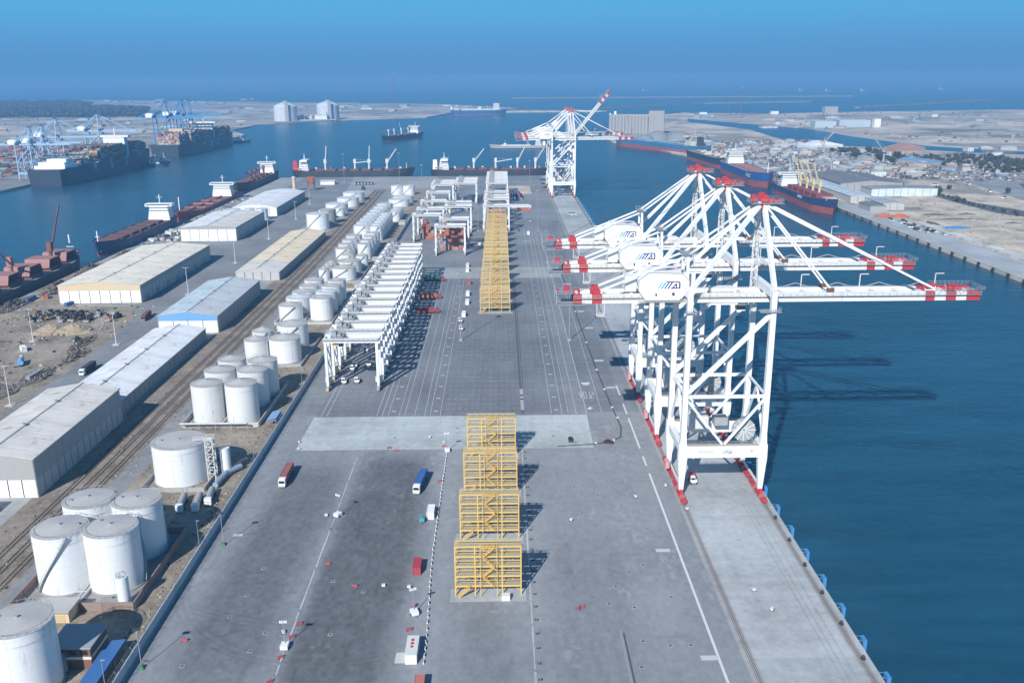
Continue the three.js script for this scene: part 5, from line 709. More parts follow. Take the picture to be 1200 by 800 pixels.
block(-12, 7, 1000, 1, 4, [6, 4, 8, 7], 'dark stack between the far gantry cranes', 'dark stack between far gantries');
block(-55, 7, 1030, 1, 4, [3, 4, 5, 4], 'pale grey stack under the rear gantry cranes', 'pale rear stack');
block(12, 6, 1120, 2, 2, [8, 4, 6, 8], 'dark pile on the bare plot near the pier end', 'dark pile near the pier end');
for (let i = 0; i < 7; i++) container(13 + i * 3.2, 1048, 0.06, 12.19, M.whiteClean, 'white shipping container in the row behind the orange pair', 'row of white containers', 0.25);
for (const x of [24, 27]) container(x, 1024, 0.06, 12.19, boxMats[1], 'orange shipping container in front of the white row', 'orange containers before the white row', N90);
container(-27, 246, 0.06, 6.06, mat(0.42, 0.05, 0.06, 0.6, { map: T.wear }), 'red open-ended container standing alone on the near yard');
container(-21.5, 189, 0.06, 6.06, mat(0.50, 0.17, 0.14, 0.6, { map: T.wear }), 'faded red container behind the white site office');
// ---------- lorries and terminal tractors ----------
function wheelSet(b, xs, zs, r = 0.5) { for (const x of xs) for (const z of zs) b.cyl([x - 0.16, r, z], [x + 0.16, r, z], r, r, 10); return b; }
function lorry(label, X, Z, turn, load, cab = M.whiteClean, L = 12.19, group) { // cab faces +z (towards the camera at turn 0)
  const t = thing('lorry', label, 'truck', X, Z, turn, group); const w = part('wheels', wheelSet(nb(), [-1.05, 1.05], [8, 4.6, 3.4, -3.4, -4.7]), M.rubber, t); part('chassis', nb().box(-0.9, 0.9, 0.75, 1.15, -6.2, 8.6), M.dark, t);
  const c = part('cab', nb().hex([V(-1.22, 0.7, 9.2), V(1.22, 0.7, 9.2), V(1.22, 0.7, 6.9), V(-1.22, 0.7, 6.9), V(-1.2, 3.3, 8.9), V(1.2, 3.3, 8.9), V(1.2, 3.5, 6.9), V(-1.2, 3.5, 6.9)]), cab, t); part('windscreen', nb().hex([V(-1.05, 1.9, 9.12), V(1.05, 1.9, 9.12), V(1.05, 1.9, 9.0), V(-1.05, 1.9, 9.0), V(-1.0, 2.9, 9.0), V(1.0, 2.9, 9.0), V(1.0, 2.9, 8.88), V(-1.0, 2.9, 8.88)]), M.glass, c); part('bumper', nb().box(-1.22, 1.22, 0.5, 0.95, 9.1, 9.35), M.grey, c);
  if (load) { const g = part('container', CG[12.19][0], load, t); g.position.set(0, 1.15, 0); const f = part('container_frame', CG[12.19][1], load, t); f.position.set(0, 1.15, 0); }
  return t;
}
lorry('lorry with white cab and brick-red container parked near the fence', -82.6, 314, 0, mat(0.34, 0.12, 0.10, 0.6, { map: T.wear })); lorry('lorry with white cab and blue container on the near yard', -31, 307, -0.12, mat(0.05, 0.13, 0.36, 0.6, { map: T.wear }));
lorry('dark covered lorry with white cab on the warehouse street', -216.5, 448, 0, M.dark); lorry('red-brown tipper lorry on the street beside the cream warehouse', -227, 556, 0.1, M.rust, M.rust);
{ const red = mat(0.26, 0.05, 0.05, 0.6); lorry('red lorry in the shadow of the gantry row, loaded with a dark container', -50, 560, N90 + 0.1, boxMats[6], red, 12.19); lorry('red and white lorry crossing the gantry row shadow', -52, 655, N90, M.green, red); lorry('red lorry under the second part of the gantry row', -51, 600, N90, boxMats[7], red); }
function tractor() { const t = thing('terminal_tractor', 'white terminal tractor parked under the gantry crane row', 'tractor', -79, 424, 0, 'terminal tractors under the gantry row'); part('wheels', wheelSet(nb(), [-1.0, 1.0], [2, -1.4, -2.4], 0.52), M.rubber, t); part('chassis', nb().box(-0.8, 0.8, 0.6, 1.15, -3.4, 2.7), M.grey, t); const c = part('cab', nb().box(-1.2, 0.5, 1.15, 3.2, 0.7, 2.5), M.whiteClean, t); part('cab_window', nb().box(-1.1, 0.4, 2.1, 2.9, 2.48, 2.55).box(-1.25, 0.55, 2.1, 2.9, 1.0, 2.2), M.glass, c); part('hood', nb().box(0.55, 1.2, 1.15, 1.9, 0.4, 2.6), M.whiteClean, t); part('fifth_wheel', nb().box(-0.7, 0.7, 1.15, 1.4, -2.8, -1.2), M.red, t); return t; }
const ttr = tractor(); for (const [x, z] of [[-72.6, 425], [-77.5, 450], [-70.8, 452], [-76, 478], [-69, 482], [-77, 505], [-70, 520], [-78, 445]]) dup(ttr, x, z, between(-0.15, 0.15));
for (const [x, z, l] of [[70.6, 306, 'white and red terminal tractor standing under the crane marked 01'], [70, 1150, 'red and white service vehicle under the distant crane'], [-26, 538.5, 'white tractor in the line of white vehicles beside the light mast'], [-24.8, 520, 'white and teal tractor beside the light mast']]) { const o = dup(ttr, x, z, 0, l); delete o.userData.group; if (x > 60) part('red_body', nb().box(-1.2, 1.2, 1.1, 2.9, -3.2, 0.4), M.red, o); }
for (const [x, z, l, m] of [[-25.5, 282, 'white box unit with dark side beside the teal generator', M.whiteClean], [-23.5, 585, 'white container standing in the line along the tractor lane', M.whiteClean], [-24, 610, 'second white container along the tractor lane', M.whiteClean], [-24.6, 553, 'white reefer container nearest the light mast', M.whiteClean], [-24.3, 645, 'reddish container at the end of the white line', boxMats[7]], [-27, 690, 'white container near the second pale band', M.whiteClean], [-27.5, 708, 'off-white container behind the second pale band', M.offwhite], [-20, 800, 'white container beside the far racks and gantries', M.whiteClean], [26, 860, 'white box beside the far racks', M.whiteClean]]) container(x, z, 0.06, 6.06, m, l);
{ const t = thing('site_office', 'white site office cabin with red marks on its roof', 'cabin', -24.6, 203.5); part('body', nb().box(-1.5, 1.5, 0.2, 2.9, -4.2, 4.2), M.whiteClean, t); part('roof', nb().box(-1.6, 1.6, 2.9, 3.05, -4.3, 4.3), M.offwhite, t); part('roof_mark', nb().box(-0.4, 0.4, 3.06, 3.1, -2.8, -1.8).box(-0.4, 0.4, 3.06, 3.1, -1.3, -0.3).box(-0.4, 0.4, 3.06, 3.1, 0.2, 1.0), M.red, t); part('door', nb().box(1.5, 1.55, 0.3, 2.3, 1, 2), M.grey, t); part('window', nb().box(1.5, 1.55, 1.2, 2.1, -2.6, -1), M.glass, t); part('steps', nb().box(-4.4, -1.6, 0.05, 0.12, -1, 3.4), M.patch, t); }
{ const t = thing('generator', 'teal generator set on a trailer beside the white box unit', 'generator', -28.2, 277.5); part('housing', nb().box(-0.9, 0.9, 0.6, 2.0, -1.5, 1.5), M.teal, t); part('exhaust', nb().beam([0.3, 2, 0.6], [0.3, 2.7, 0.6], 0.16), M.dark, t); part('wheels', wheelSet(nb(), [-0.9, 0.9], [0], 0.35), M.rubber, t); part('drawbar', nb().beam([0, 0.5, 1.5], [0, 0.4, 2.8], 0.14), M.steel, t); }
{ const t = thing('generator', 'white generator box on the pad in front of the nearest rack', 'generator', 0.2, 229); part('housing', nb().box(-1.2, 1.2, 0.15, 1.7, -0.9, 0.9), M.whiteClean, t); part('grille', nb().box(1.2, 1.26, 0.4, 1.4, -0.6, 0.6), M.dark, t); part('lid', nb().box(-1.25, 1.25, 1.7, 1.8, -0.95, 0.95), M.offwhite, t); }
// ---------- light masts and lighting carts ----------
function lightMast(h) { const t = thing('light_mast', 'tall thin light mast beside the white vehicles on the yard', 'light mast', -24.1, 497.5, 0, 'tall light masts on the yard'); part('base', nb().box(-1.1, 1.1, 0.05, 0.9, -1.1, 1.1), M.concrete, t); part('pole', nb().cyl([0, 0.9, 0], [0, h, 0], 0.3, 0.12, 10), M.steel, t); part('ring', nb().cyl([0, h, 0], [0, h + 0.3, 0], 1.5, 1.5, 12), M.steel, t); for (let k = 0; k < 6; k++) { const a = k / 6 * 6.283; part('floodlight', nb().box(1.5 * Math.cos(a) - 0.35, 1.5 * Math.cos(a) + 0.35, h - 0.5, h + 0.1, 1.5 * Math.sin(a) - 0.3, 1.5 * Math.sin(a) + 0.3), M.grey, t); } return t; }
const lm = lightMast(40); dup(lm, 38.5, 495.5, 0, 'tall thin light mast on the lane strip beside the quay'); dup(lm, 36, 880, 0, 'tall thin light mast near the distant cranes'); dup(lm, -23, 880, 0, 'tall thin light mast among the gantries'); dup(lm, -100.5, 1150, 0, 'tall thin light mast near the wide tanks'); dup(lm, 38, 1200, 0, 'tall thin light mast at the pier end'); dup(lm, -150, 1340, 0, 'tall thin light mast on the open pier head'); dup(lm, -230, 1330, 0, 'tall thin light mast behind the rounded-roof warehouse');
{ const poles = [[-222, 496], [-222, 620], [-220.5, 732], [-221, 846], [-222, 968], [-231, 397], [-274, 505], [-232, 1090]];
  let first; poles.forEach(([X, Z], i) => { const l = 'slim street light pole on a square base along the warehouse street'; if (i) { dup(first, X, Z); return; } const t = first = thing('street_light', l, 'street light', X, Z, 0, 'street lights along the warehouses'); part('base', nb().box(-1.8, 1.8, 0.03, 0.35, -1.8, 1.8), M.patch, t); part('pole', nb().cyl([0, 0.3, 0], [0, 19.5, 0], 0.3, 0.14, 8), M.offwhite, t); part('arm', nb().beam([-1.6, 19.3, 0], [1.6, 19.3, 0], 0.16), M.offwhite, t); for (const s of [-1, 1]) part('lamp', nb().box(s * 1.9 - 0.5, s * 1.9 + 0.5, 19.15, 19.4, -0.25, 0.25), M.grey, t); }); }
{ const spots = [[-59, 207, 'mobile lighting cart with four floodlights beside the pale line'], [-57.8, 282, 'mobile lighting cart on the pale line farther back'], [-25.8, 222, 'mobile lighting cart near the white site office'], [-23, 337, 'mobile lighting cart at the edge of the pale concrete band']];
  let first; spots.forEach(([X, Z, l], i) => { if (i) { dup(first, X, Z, between(-0.6, 0.6), l); return; } const t = first = thing('lighting_cart', l, 'lighting cart', X, Z); part('body', nb().box(-1.0, 1.0, 0.4, 1.5, -1.2, 1.2), M.whiteClean, t); part('wheels', wheelSet(nb(), [-1, 1], [0.2], 0.38), M.rubber, t); part('mast', nb().beam([0, 1.5, -0.4], [0, 8.2, -0.4], 0.16), M.steel, t); part('crossbar', nb().beam([-0.9, 8, -0.4], [0.9, 8, -0.4], 0.1), M.steel, t); for (const x of [-0.8, -0.3, 0.3, 0.8]) part('floodlight', nb().box(x - 0.2, x + 0.2, 7.6, 8.2, -0.7, -0.35), M.whiteClean, t); part('drawbar', nb().beam([0, 0.45, 1.2], [0, 0.4, 2.6], 0.12), M.steel, t); part('outrigger', nb().beam([-1.8, 0.2, -0.8], [1.8, 0.2, -0.8], 0.14), M.steel, t); }); }
{ let first; for (const [X, Z, l] of [[-94.2, 199.5, 'green-based floodlight post casting a long shadow near the fence'], [-91.8, 263, 'green-based floodlight post beside a pale slab by the fence']]) { if (first) { dup(first, X, Z, 0, l); continue; } const t = first = thing('floodlight_post', l, 'light post', X, Z); part('base', nb().taper([0, 0.05, 0], 1.8, 1.8, [0, 0.9, 0], 0.9, 0.9), M.green, t); part('post', nb().beam([0, 0.9, 0], [0, 11.5, 0], 0.16), M.steel, t); part('floodlight', nb().box(-0.9, 0.9, 11.3, 11.8, -0.3, 0.3), M.dark, t); }
  ground('pale_slab', rect(-90.5, -87.3, 268.6, 270.2), 0.12, M.patch); }
// thin lamp posts along the fence
{ let f; for (const Z of [190, 262, 330, 420]) { if (f) { dup(f, -99.4, Z); continue; } f = thing('lamp_post', 'thin grey lamp post rising behind the panel fence', 'lamp post', -99.4, Z, 0, 'lamp posts behind the fence'); part('pole', nb().cyl([0, 0, 0], [0, 9.5, 0], 0.13, 0.08, 6), M.steel, f); part('lamp', nb().box(-0.2, 0.9, 9.4, 9.55, -0.12, 0.12), M.grey, f); } }
// ---------- row of small white barrier posts, jersey barriers, cones, pallets ----------
{ const mk = (n, l, c, X, Z, g) => thing(n, l, c, X, Z, 0, g); let f;
  for (let z = 200; z < 338; z += 3.1 + between(-0.3, 0.3)) { const X = -21.4 - 1.7 * step01(200, 260, z); if (f) { dup(f, X, z, between(-0.2, 0.2)); continue; } f = mk('barrier_block', 'small white barrier block in the long line beside the racks', 'barrier', X, z, 'line of white barrier blocks'); part('block', nb().taper([0, 0.04, 0], 0.42, 1.0, [0, 0.8, 0], 0.18, 0.95), M.offwhite, f); part('reflector', nb().box(-0.24, 0.24, 0.2, 0.6, -0.3, 0.3), M.dark, f); }
  let w; for (let z = 160; z < 336; z += 6.5) { const X = 8.7; if (w) { dup(w, X, z, between(-0.3, 0.3)); continue; } w = mk('hose_clip', 'small dark rubber block along the pale line beside the racks', 'rubber block', X, z, 'rubber blocks along the pale line'); part('block', nb().box(-0.45, 0.45, 0.1, 0.4, -0.25, 0.25), M.dark, w); part('strap', nb().box(-0.1, 0.1, 0.4, 0.46, -0.3, 0.3), M.grey, w); }
  let r; for (const [X, Z, a] of [[-55.5, 250, .2], [-57.5, 218, .5], [-58.2, 212, .6], [-59.2, 203, .6], [-59.6, 193, .7], [-45, 237, 0], [-87, 211, 0], [-47, 341, .4], [-44, 338, .2], [-24.5, 342, 0], [-24, 309, 0.4], [-25.8, 226, 1.2], [-26.5, 214.6, 0.4], [22, 224.5, 0.3], [21.3, 224, 0.9]]) { if (r) { dup(r, X, Z, a); continue; } r = mk('plastic_barrier', 'red plastic barrier lying on the near yard', 'barrier', X, Z, 'red plastic barriers'); part('body', nb().taper([0, 0.05, 0], 1.8, 0.55, [0, 0.8, 0], 1.6, 0.22), mat(0.36, 0.07, 0.08, 0.7), r); part('foot', nb().box(-0.8, -0.5, 0.03, 0.15, -0.5, 0.5).box(0.5, 0.8, 0.03, 0.15, -0.5, 0.5), M.dark, r); }
  let p; for (const [X, Z] of [[-36.4, 237], [23, 277], [64.2, 284], [60, 303], [47.5, 294], [73.5, 232], [76, 222], [-85.5, 348], [-84, 341], [-24.8, 346], [-31, 352], [-62, 282.5], [-61, 214], [-28.6, 236]]) { if (p) { dup(p, X, Z, between(0, 3)); continue; } p = mk('work_crate', 'small pale crate left on the yard', 'crate', X, Z, 'small crates on the yard'); part('box', nb().box(-0.55, 0.55, 0.15, 0.8, -0.4, 0.4), M.offwhite, p); part('pallet', nb().box(-0.8, 0.8, 0.04, 0.15, -0.6, 0.6), M.dark, p); }
}
// ---------- cars and pickups ----------
function car() { const t = thing('parked_car', 'small parked car at the port', 'car', 28, 347); part('body', nb().taper([0, 0.35, 0], 1.75, 4.3, [0, 0.95, 0], 1.7, 4.15), M.dark, t); part('cabin', nb().taper([0, 0.95, -0.2], 1.6, 2.5, [0, 1.5, -0.2], 1.35, 1.7), M.glass, t); part('wheels', wheelSet(nb(), [-0.8, 0.8], [1.35, -1.35], 0.33), M.rubber, t); return t; }
const car0 = car(); car0.userData.label = 'dark car on the near yard right of the last rack';
const carTone = (o, m) => { o.children[0].material = m; return o; };
carTone(dup(car0, 43.5, 344, 1.4, 'dark red and black car beside the white edge line'), mat(0.12, 0.02, 0.02, 0.4));
for (const [X, Z, l, m, g] of [[-262, 548, 'white car in the scrap yard beside the machines', M.whiteClean], [17, 880, 'dark pickup on the yard left of the distant crane', M.dark], [38, 800, 'tan pickup on the yard near the lane strip', M.sand], [30, 940, 'white pickup on the yard near the distant crane', M.whiteClean], [78, 1105, 'white van on the quay before the distant crane', M.whiteClean], [76, 985, 'white vehicle parked beside its twin on the far quay', M.whiteClean], [80, 985, 'white vehicle parked beside its twin on the far quay', M.whiteClean], [-82, 890, 'dark car beside the container stack by the fence', M.dark]]) { const o = carTone(dup(car0, X, Z, between(-0.4, 0.4), l), m); if (l.includes('twin')) { o.userData.group = 'white cars on the quay'; o.scale.set(1.5, 1.5, 2.4); } }
for (const [X, Z] of [[-115, 292], [-109.5, 292.5], [-106.5, 297]]) { const t = thing('tank_trailer', 'dark tank lorry trailer parked in front of the wide tank', 'trailer', X, Z, 0.15, 'tank trailers before the wide tank'); part('barrel', nb().cyl([0, 1.9, -4.4], [0, 1.9, 4.4], 1.15, 1.15, 14), M.grey, t); part('chassis', nb().box(-0.8, 0.8, 0.5, 0.9, -4.6, 4.6), M.dark, t); part('wheels', wheelSet(nb(), [-1, 1], [-3.4, -2.2, 3.4], 0.48), M.rubber, t); part('cab', nb().box(-1.2, 1.2, 0.6, 3, 4.7, 6.6), M.whiteClean, t); }
{ // dark power cable laid along the truck lane, held by small white blocks
  const t = thing('power_cable', 'dark power cable laid along the truck lane and across the pale band end', 'cable', 0, 0), pts = [[45.8, 690], [47, 600], [47.6, 520], [48.4, 450], [49.8, 390], [51, 362], [49.4, 350], [44, 345], [38, 343], [22, 341]], b = nb(); for (let i = 0; i < pts.length - 1; i++) b.beam([pts[i][0], 0.2, -pts[i][1]], [pts[i + 1][0], 0.2, -pts[i + 1][1]], 0.4, 0.22); part('cable', b, M.dark, t);
  for (const [x, z] of [[47.3, 560], [47.9, 490], [48.6, 440], [49.3, 410], [50, 385], [50.8, 372], [46, 346.4], [38.2, 343.4]]) part('cable_block', nb().box(x - 0.5, x + 0.5, 0.1, 0.7, -z - 0.4, -z + 0.4), M.offwhite, t);
}
// ---------- quay furniture ----------
{ let f, b; for (let z = 130; z < 1390; z += z < 300 ? 15.5 : 21) { if (!f) { f = thing('fender', 'blue cell fender hanging on the quay face', 'fender', 95.3, z, 0, 'blue fenders along the quay'); part('panel', nb().box(0.7, 1.7, -2.6, 0.6, -1.25, 1.25), mat(0.06, 0.24, 0.52, 0.55), f); part('cell', nb().cyl([-0.8, -1.2, 0], [0.95, -1.2, 0], 0.7, 0.85, 12), M.rubber, f); part('chain', nb().beam([-0.6, 0.6, -1], [1.0, 0.3, -1.1], 0.09).beam([-0.6, 0.6, 1], [1.0, 0.3, 1.1], 0.09), M.skyblue, f); } else dup(f, 95.3, z);
    if (!b) { b = thing('bollard', 'dark mooring bollard on the quay edge', 'bollard', 93.9, z + 7, 0, 'mooring bollards along the quay', 0.2); part('base', nb().cyl([-0.9, 0, 0], [-0.9, 0.2, 0], 0.7, 0.7, 12), M.dark, b); part('head', nb().cyl([-0.9, 0.2, 0], [-0.9, 0.6, 0], 0.32, 0.32, 10).cyl([-0.9, 0.6, 0], [-0.9, 0.95, 0.25], 0.5, 0.45, 10), M.dark, b); } else dup(b, 93.9, z + 7, undefined, undefined, 0.2); } }
// ---------- scrap yard on the left quay ----------
function heap(name, label, cat, X, Z, rx, rz, h, m, seed, group, bumps = 0.35) {
  const t = thing(name, label, cat, X, Z, 0, group), N = 30, K = 14, b = nb(), P = [];
  const r = (i, j) => { const a = i / N * 6.2832, f = j / K, e = 1 + bumps * (fbm(i / N, f, 6, 4, seed) - 0.5) * 1.4, hh = h * Math.pow(1 - f, 0.9) * (1 + bumps * 2 * (fbm(i / N, f, 9, 3, seed + 9) - 0.5)); return V(Math.cos(a) * rx * f * e, Math.max(0.02, hh), Math.sin(a) * rz * f * e); };
  for (let i = 0; i < N; i++) for (let j = 0; j < K; j++) { const A = r(i % N, j), C = r((i + 1) % N, j), D = r((i + 1) % N, j + 1), E = r(i % N, j + 1); b.quad(A, E, D, C); }
  part('mound', b, m, t); return t;
}
heap('sand_heap', 'long pale sand heap beside the scrap yard road', 'heap', -273, 523, 12, 7.5, 5.2, M.sand, 5); heap('sand_heap', 'pale sand heap joined to the end of the long one', 'heap', -259, 524, 11, 7.5, 5.6, M.sand, 7);
function scrapPile(X, Z, rx, rz, h, seed) {
  const t = heap('scrap_pile', 'brown-grey pile of scrap metal on the left quay', 'scrap pile', X, Z, rx, rz, h, M.scrap, seed, 'scrap piles on the left quay', 0.9), R = rng(seed), b = nb(), c = nb();
  for (let k = 0; k < 150; k++) { const a = R() * 6.283, f = Math.sqrt(R()), x = Math.cos(a) * rx * f, z = Math.sin(a) * rz * f, y = h * (1 - f) * 0.8 + 0.3, L = 0.6 + R() * 2.4; (R() < 0.5 ? b : c).beam([x, y, z], [x + (R() - .5) * L * 2, y + (R() - .2) * 1.4, z + (R() - .5) * L * 2], 0.15 + R() * 0.7, 0.15 + R() * 0.5); }
  part('scrap_pieces', b, mat(0.15, 0.105, 0.08, 0.9), t).userData.kind = 'stuff'; part('pale_scrap_pieces', c, mat(0.24, 0.22, 0.2, 0.9), t).userData.kind = 'stuff';
}
for (const [X, Z, rx, rz, h, s] of [[-322, 642, 10, 26, 5, 1], [-325, 700, 10, 24, 6, 2], [-317, 750, 9, 24, 5, 3], [-330, 590, 7, 22, 4, 4], [-304, 700, 5, 9, 3, 5], [-330, 545, 6, 16, 3, 6], [-262, 398, 22, 15, 3.4, 7], [-246, 372, 16, 13, 3, 8], [-270, 432, 13, 10, 3, 9], [-285, 400, 14, 16, 3, 18], [-250, 415, 12, 12, 2.6, 19], [-312, 668, 8, 9, 4, 10], [-262, 350, 16, 8, 2, 11], [-300, 620, 4, 7, 2.6, 12], [-317, 800, 7, 18, 3.5, 13], [-240, 440, 6, 14, 1.6, 14], [-243, 500, 4, 16, 1.8, 15], [-295, 560, 10, 5, 2.6, 16], [-277, 566, 10, 4, 2.6, 17], [-310, 640, 8, 14, 4, 20], [-316, 720, 8, 14, 5, 21], [-326, 770, 7, 18, 4, 22], [-300, 470, 14, 10, 2.6, 23], [-318, 430, 12, 16, 3, 24], [-250, 345, 14, 10, 2.6, 25], [-236, 475, 4, 14, 2, 26]]) scrapPile(X, Z, rx, rz, h, s);
function loader(label, X, Z, turn, m, group) { const t = thing('wheel_loader', label, 'loader', X, Z, turn, group); part('body', nb().box(-1.2, 1.2, 1, 2.4, -3.4, 1).box(-1, 1, 0.9, 1.6, 1, 2.6), m, t); part('cab', nb().box(-0.9, 0.9, 2.4, 4, -1.4, 0.6), M.glass, t); part('wheels', wheelSet(nb(), [-1.3, 1.3], [-2, 1.6], 0.85), M.rubber, t); part('arm', nb().beam([0, 2, 2], [0, 3.6, 4.6], 0.6).beam([0, 3.6, 4.6], [0, 1.4, 6], 0.5), m, t); part('bucket', nb().box(-1.4, 1.4, 0.5, 1.8, 5.6, 7), M.grey, t); return t; }
{ const cols = [M.brown, M.dark, mat(0.4, 0.26, 0.12, 0.8), M.grey, M.rust, M.dark]; for (let k = 0; k < 16; k++) loader('weathered loading machine parked in the crowded scrap yard row', -298 + (k % 8) * 5.2 + between(-1, 1), 552 + Math.floor(k / 8) * 11 + between(-2, 2), between(-0.6, 0.6), cols[k % 6], 'machines parked in the scrap yard'); loader('orange loading machine beside the street light at the scrap yard corner', -250, 552, 0.3, M.orange); loader('dark loading machine standing apart from the scrap yard row', -246, 556, -0.3, M.dark); loader('dark machine beside the road edge near the sand heap', -246, 500, 0.2, M.dark); }
for (const [X, Z, L, m, l] of [[-270, 486, 6.06, M.whiteClean, 'white container with dark side in the scrap yard'], [-275, 462, 6.06, M.dark, 'dark container in the scrap yard near the blue tanker'], [-240, 438, 12.19, M.grey, 'grey container trailer at the edge of the scrap yard'], [-292, 590, 6.06, M.blue, 'blue container beside the cream-roofed warehouse'], [-318, 612, 6.06, M.orange, 'orange and white container by the scrap piles'], [-326, 606, 12.19, M.blue, 'long blue container among the scrap piles'], [-336 + 8, 880, 12.19, M.offwhite, 'white container on the quay before the white warehouse']]) container(X, Z, 0.04, L, m, l, undefined, between(-0.8, 0.8));
{ const t = thing('tank_trailer', 'blue tank lorry in the scrap yard', 'trailer', -258, 460, 0.4); part('barrel', nb().cyl([0, 2, -4], [0, 2, 4], 1.5, 1.5, 14), M.skyblue, t); part('chassis', nb().box(-0.9, 0.9, 0.5, 0.9, -4.6, 4.6), M.dark, t); part('wheels', wheelSet(nb(), [-1, 1], [-3.4, -2.2, 3.4], 0.5), M.rubber, t); }
for (let k = 0; k < 22; k++) { const t = thing('cargo_bale', 'white and grey cargo unit stacked on the quay beside the white warehouse', 'cargo', between(-334, -306), between(836, 900), between(0, 3), 'cargo units beside the white warehouse'); const w = between(1, 2.4), d = between(1.5, 3.4), h = between(1.2, 3); part('load', nb().box(-w, w, 0.3, h, -d, d), k % 3 ? M.offwhite : M.dark, t); part('base', nb().box(-w, w, 0.02, 0.3, -d, d), M.brown, t); }
// mobile crane and orange plant on the pier head
{ const t = thing('harbour_crane', 'orange and cream harbour hopper plant behind the rounded-roof warehouse', 'hopper', -258, 1230); part('frame', (() => { const b = nb(); for (const x of [-4, 4]) for (const z of [-4, 4]) b.beam([x, 0, z], [x, 14, z], 0.8); b.box(-4.5, 4.5, 9, 10, -4.5, 4.5); return b; })(), M.rust, t); part('hopper', nb().taper([0, 10, 0], 4, 4, [0, 18, 0], 10, 10), M.orange, t); const u = thing('harbour_tower', 'cream cylindrical tower behind the rounded-roof warehouse', 'tower', -280, 1226); part('shaft', nb().cyl([0, 0, 0], [0, 17, 0], 2.6, 2.2, 12), M.cream, u); part('cap', nb().cyl([0, 17, 0], [0, 19, 0], 3, 2.2, 12), M.offwhite, u); }
{ const t = thing('pier_shed', 'low white shed with red posts on the pier head', 'shed', -248, 1300); part('wall', nb().box(-10, 10, 0, 5, -6, 6), M.whiteClean, t); part('roof', nb().box(-11, 11, 5, 5.6, -7, 7), M.offwhite, t); }
{ let f; for (let k = 0; k < 6; k++) { if (f) { dup(f, -207 + k * 4.6, 1290); continue; } f = thing('dark_truck', 'dark truck parked in a row on the pier head', 'truck', -207, 1290, 0, 'dark trucks on the pier head'); part('body', nb().box(-1.3, 1.3, 0.8, 3.4, -5, 3), M.dark, f); part('cab', nb().box(-1.2, 1.2, 0.8, 3, 3.2, 5), M.grey, f); part('wheels', wheelSet(nb(), [-1.1, 1.1], [-3, 4], 0.5), M.rubber, f); } }
{ const t = thing('reach_stacker', 'dark reach stacker alone on the pier head', 'vehicle', -188, 1232); part('body', nb().box(-2, 2, 1, 4, -4, 3), M.dark, t); part('boom', nb().beam([0, 3, -3], [0, 8, 6], 0.9), M.grey, t); part('wheels', wheelSet(nb(), [-1.8, 1.8], [-3, 2.4], 0.9), M.rubber, t); }

// ---------- far left: terminal stacks, flats, forest, gas tanks ----------
{ const t = thing('terminal_stacks', 'mass of stacked containers on the far terminal yard behind the blue cranes', 'containers', -880, 1500); t.userData.kind = 'stuff'; const l = []; for (let r = 0; r < 60; r++) for (let i = 0; i < 12; i++) { if (rnd() < 0.25) continue; const h = 1 + Math.floor(rnd() * 5); for (let j = 0; j < h; j++) l.push([-i * 24 + (r % 2) * 6 + 90, 1.4 + j * 2.6, 260 - r * 14 + (rnd() < 0.5 ? 2.6 : 0)]); } containerStack(t, 'stacked_containers', l, [[0.22, 0.08, 0.06], [0.28, 0.15, 0.10], [0.07, 0.11, 0.18], [0.34, 0.32, 0.29], [0.12, 0.15, 0.18], [0.30, 0.14, 0.16], [0.06, 0.07, 0.08]]); }
for (const [X, Z, R, H, l] of [[-772, 3330, 41, 50, 'huge pale gas storage tank on the far shore'], [-640, 3440, 41, 50, 'huge pale gas storage tank with a low white building at its foot']]) { const t = thing('gas_tank', l, 'tank', X, Z); part('shell', nb().cyl([0, 0, 0], [0, H, 0], R, R, 40), M.tankRoofWhite, t); part('dome', (() => { const g = new THREE.SphereGeometry(R * 1.6, 36, 8, 0, 6.2832, 0, Math.asin(1 / 1.6)); g.translate(0, H - R * 1.6 * Math.cos(Math.asin(1 / 1.6)), 0); return g; })(), M.tankRoofWhite, t); part('pipe_tower', nb().box(R * 0.2, R * 0.5, 0, H + 16, R, R + 5).box(-8, 8, H + 14, H + 19, -3, 3).box(R * 0.2, 4, H + 12, H + 14, -3, R), M.steel, t); }
{ const t = thing('gas_plant', 'grey pipework and plant between the two gas tanks', 'plant', -705, 3400); for (let k = 0; k < 14; k++) { const x = -50 + k * 9 + between(-3, 3); part('plant_unit', nb().box(x, x + between(4, 9), 0, between(8, 28), -10 + between(-20, 20), 4), k % 3 ? M.grey : M.tankRoofWhite, t); } part('jetty', nb().box(-70, 110, 0, 3, 45, 60), M.quayEdge, t); const w = thing('plant_building', 'low white building at the foot of the right gas tank', 'building', -655, 3385); part('wall', nb().box(-22, 22, 0, 16, -10, 10), M.whiteClean, w); part('roof', nb().box(-23, 23, 16, 17, -11, 11), M.offwhite, w); }
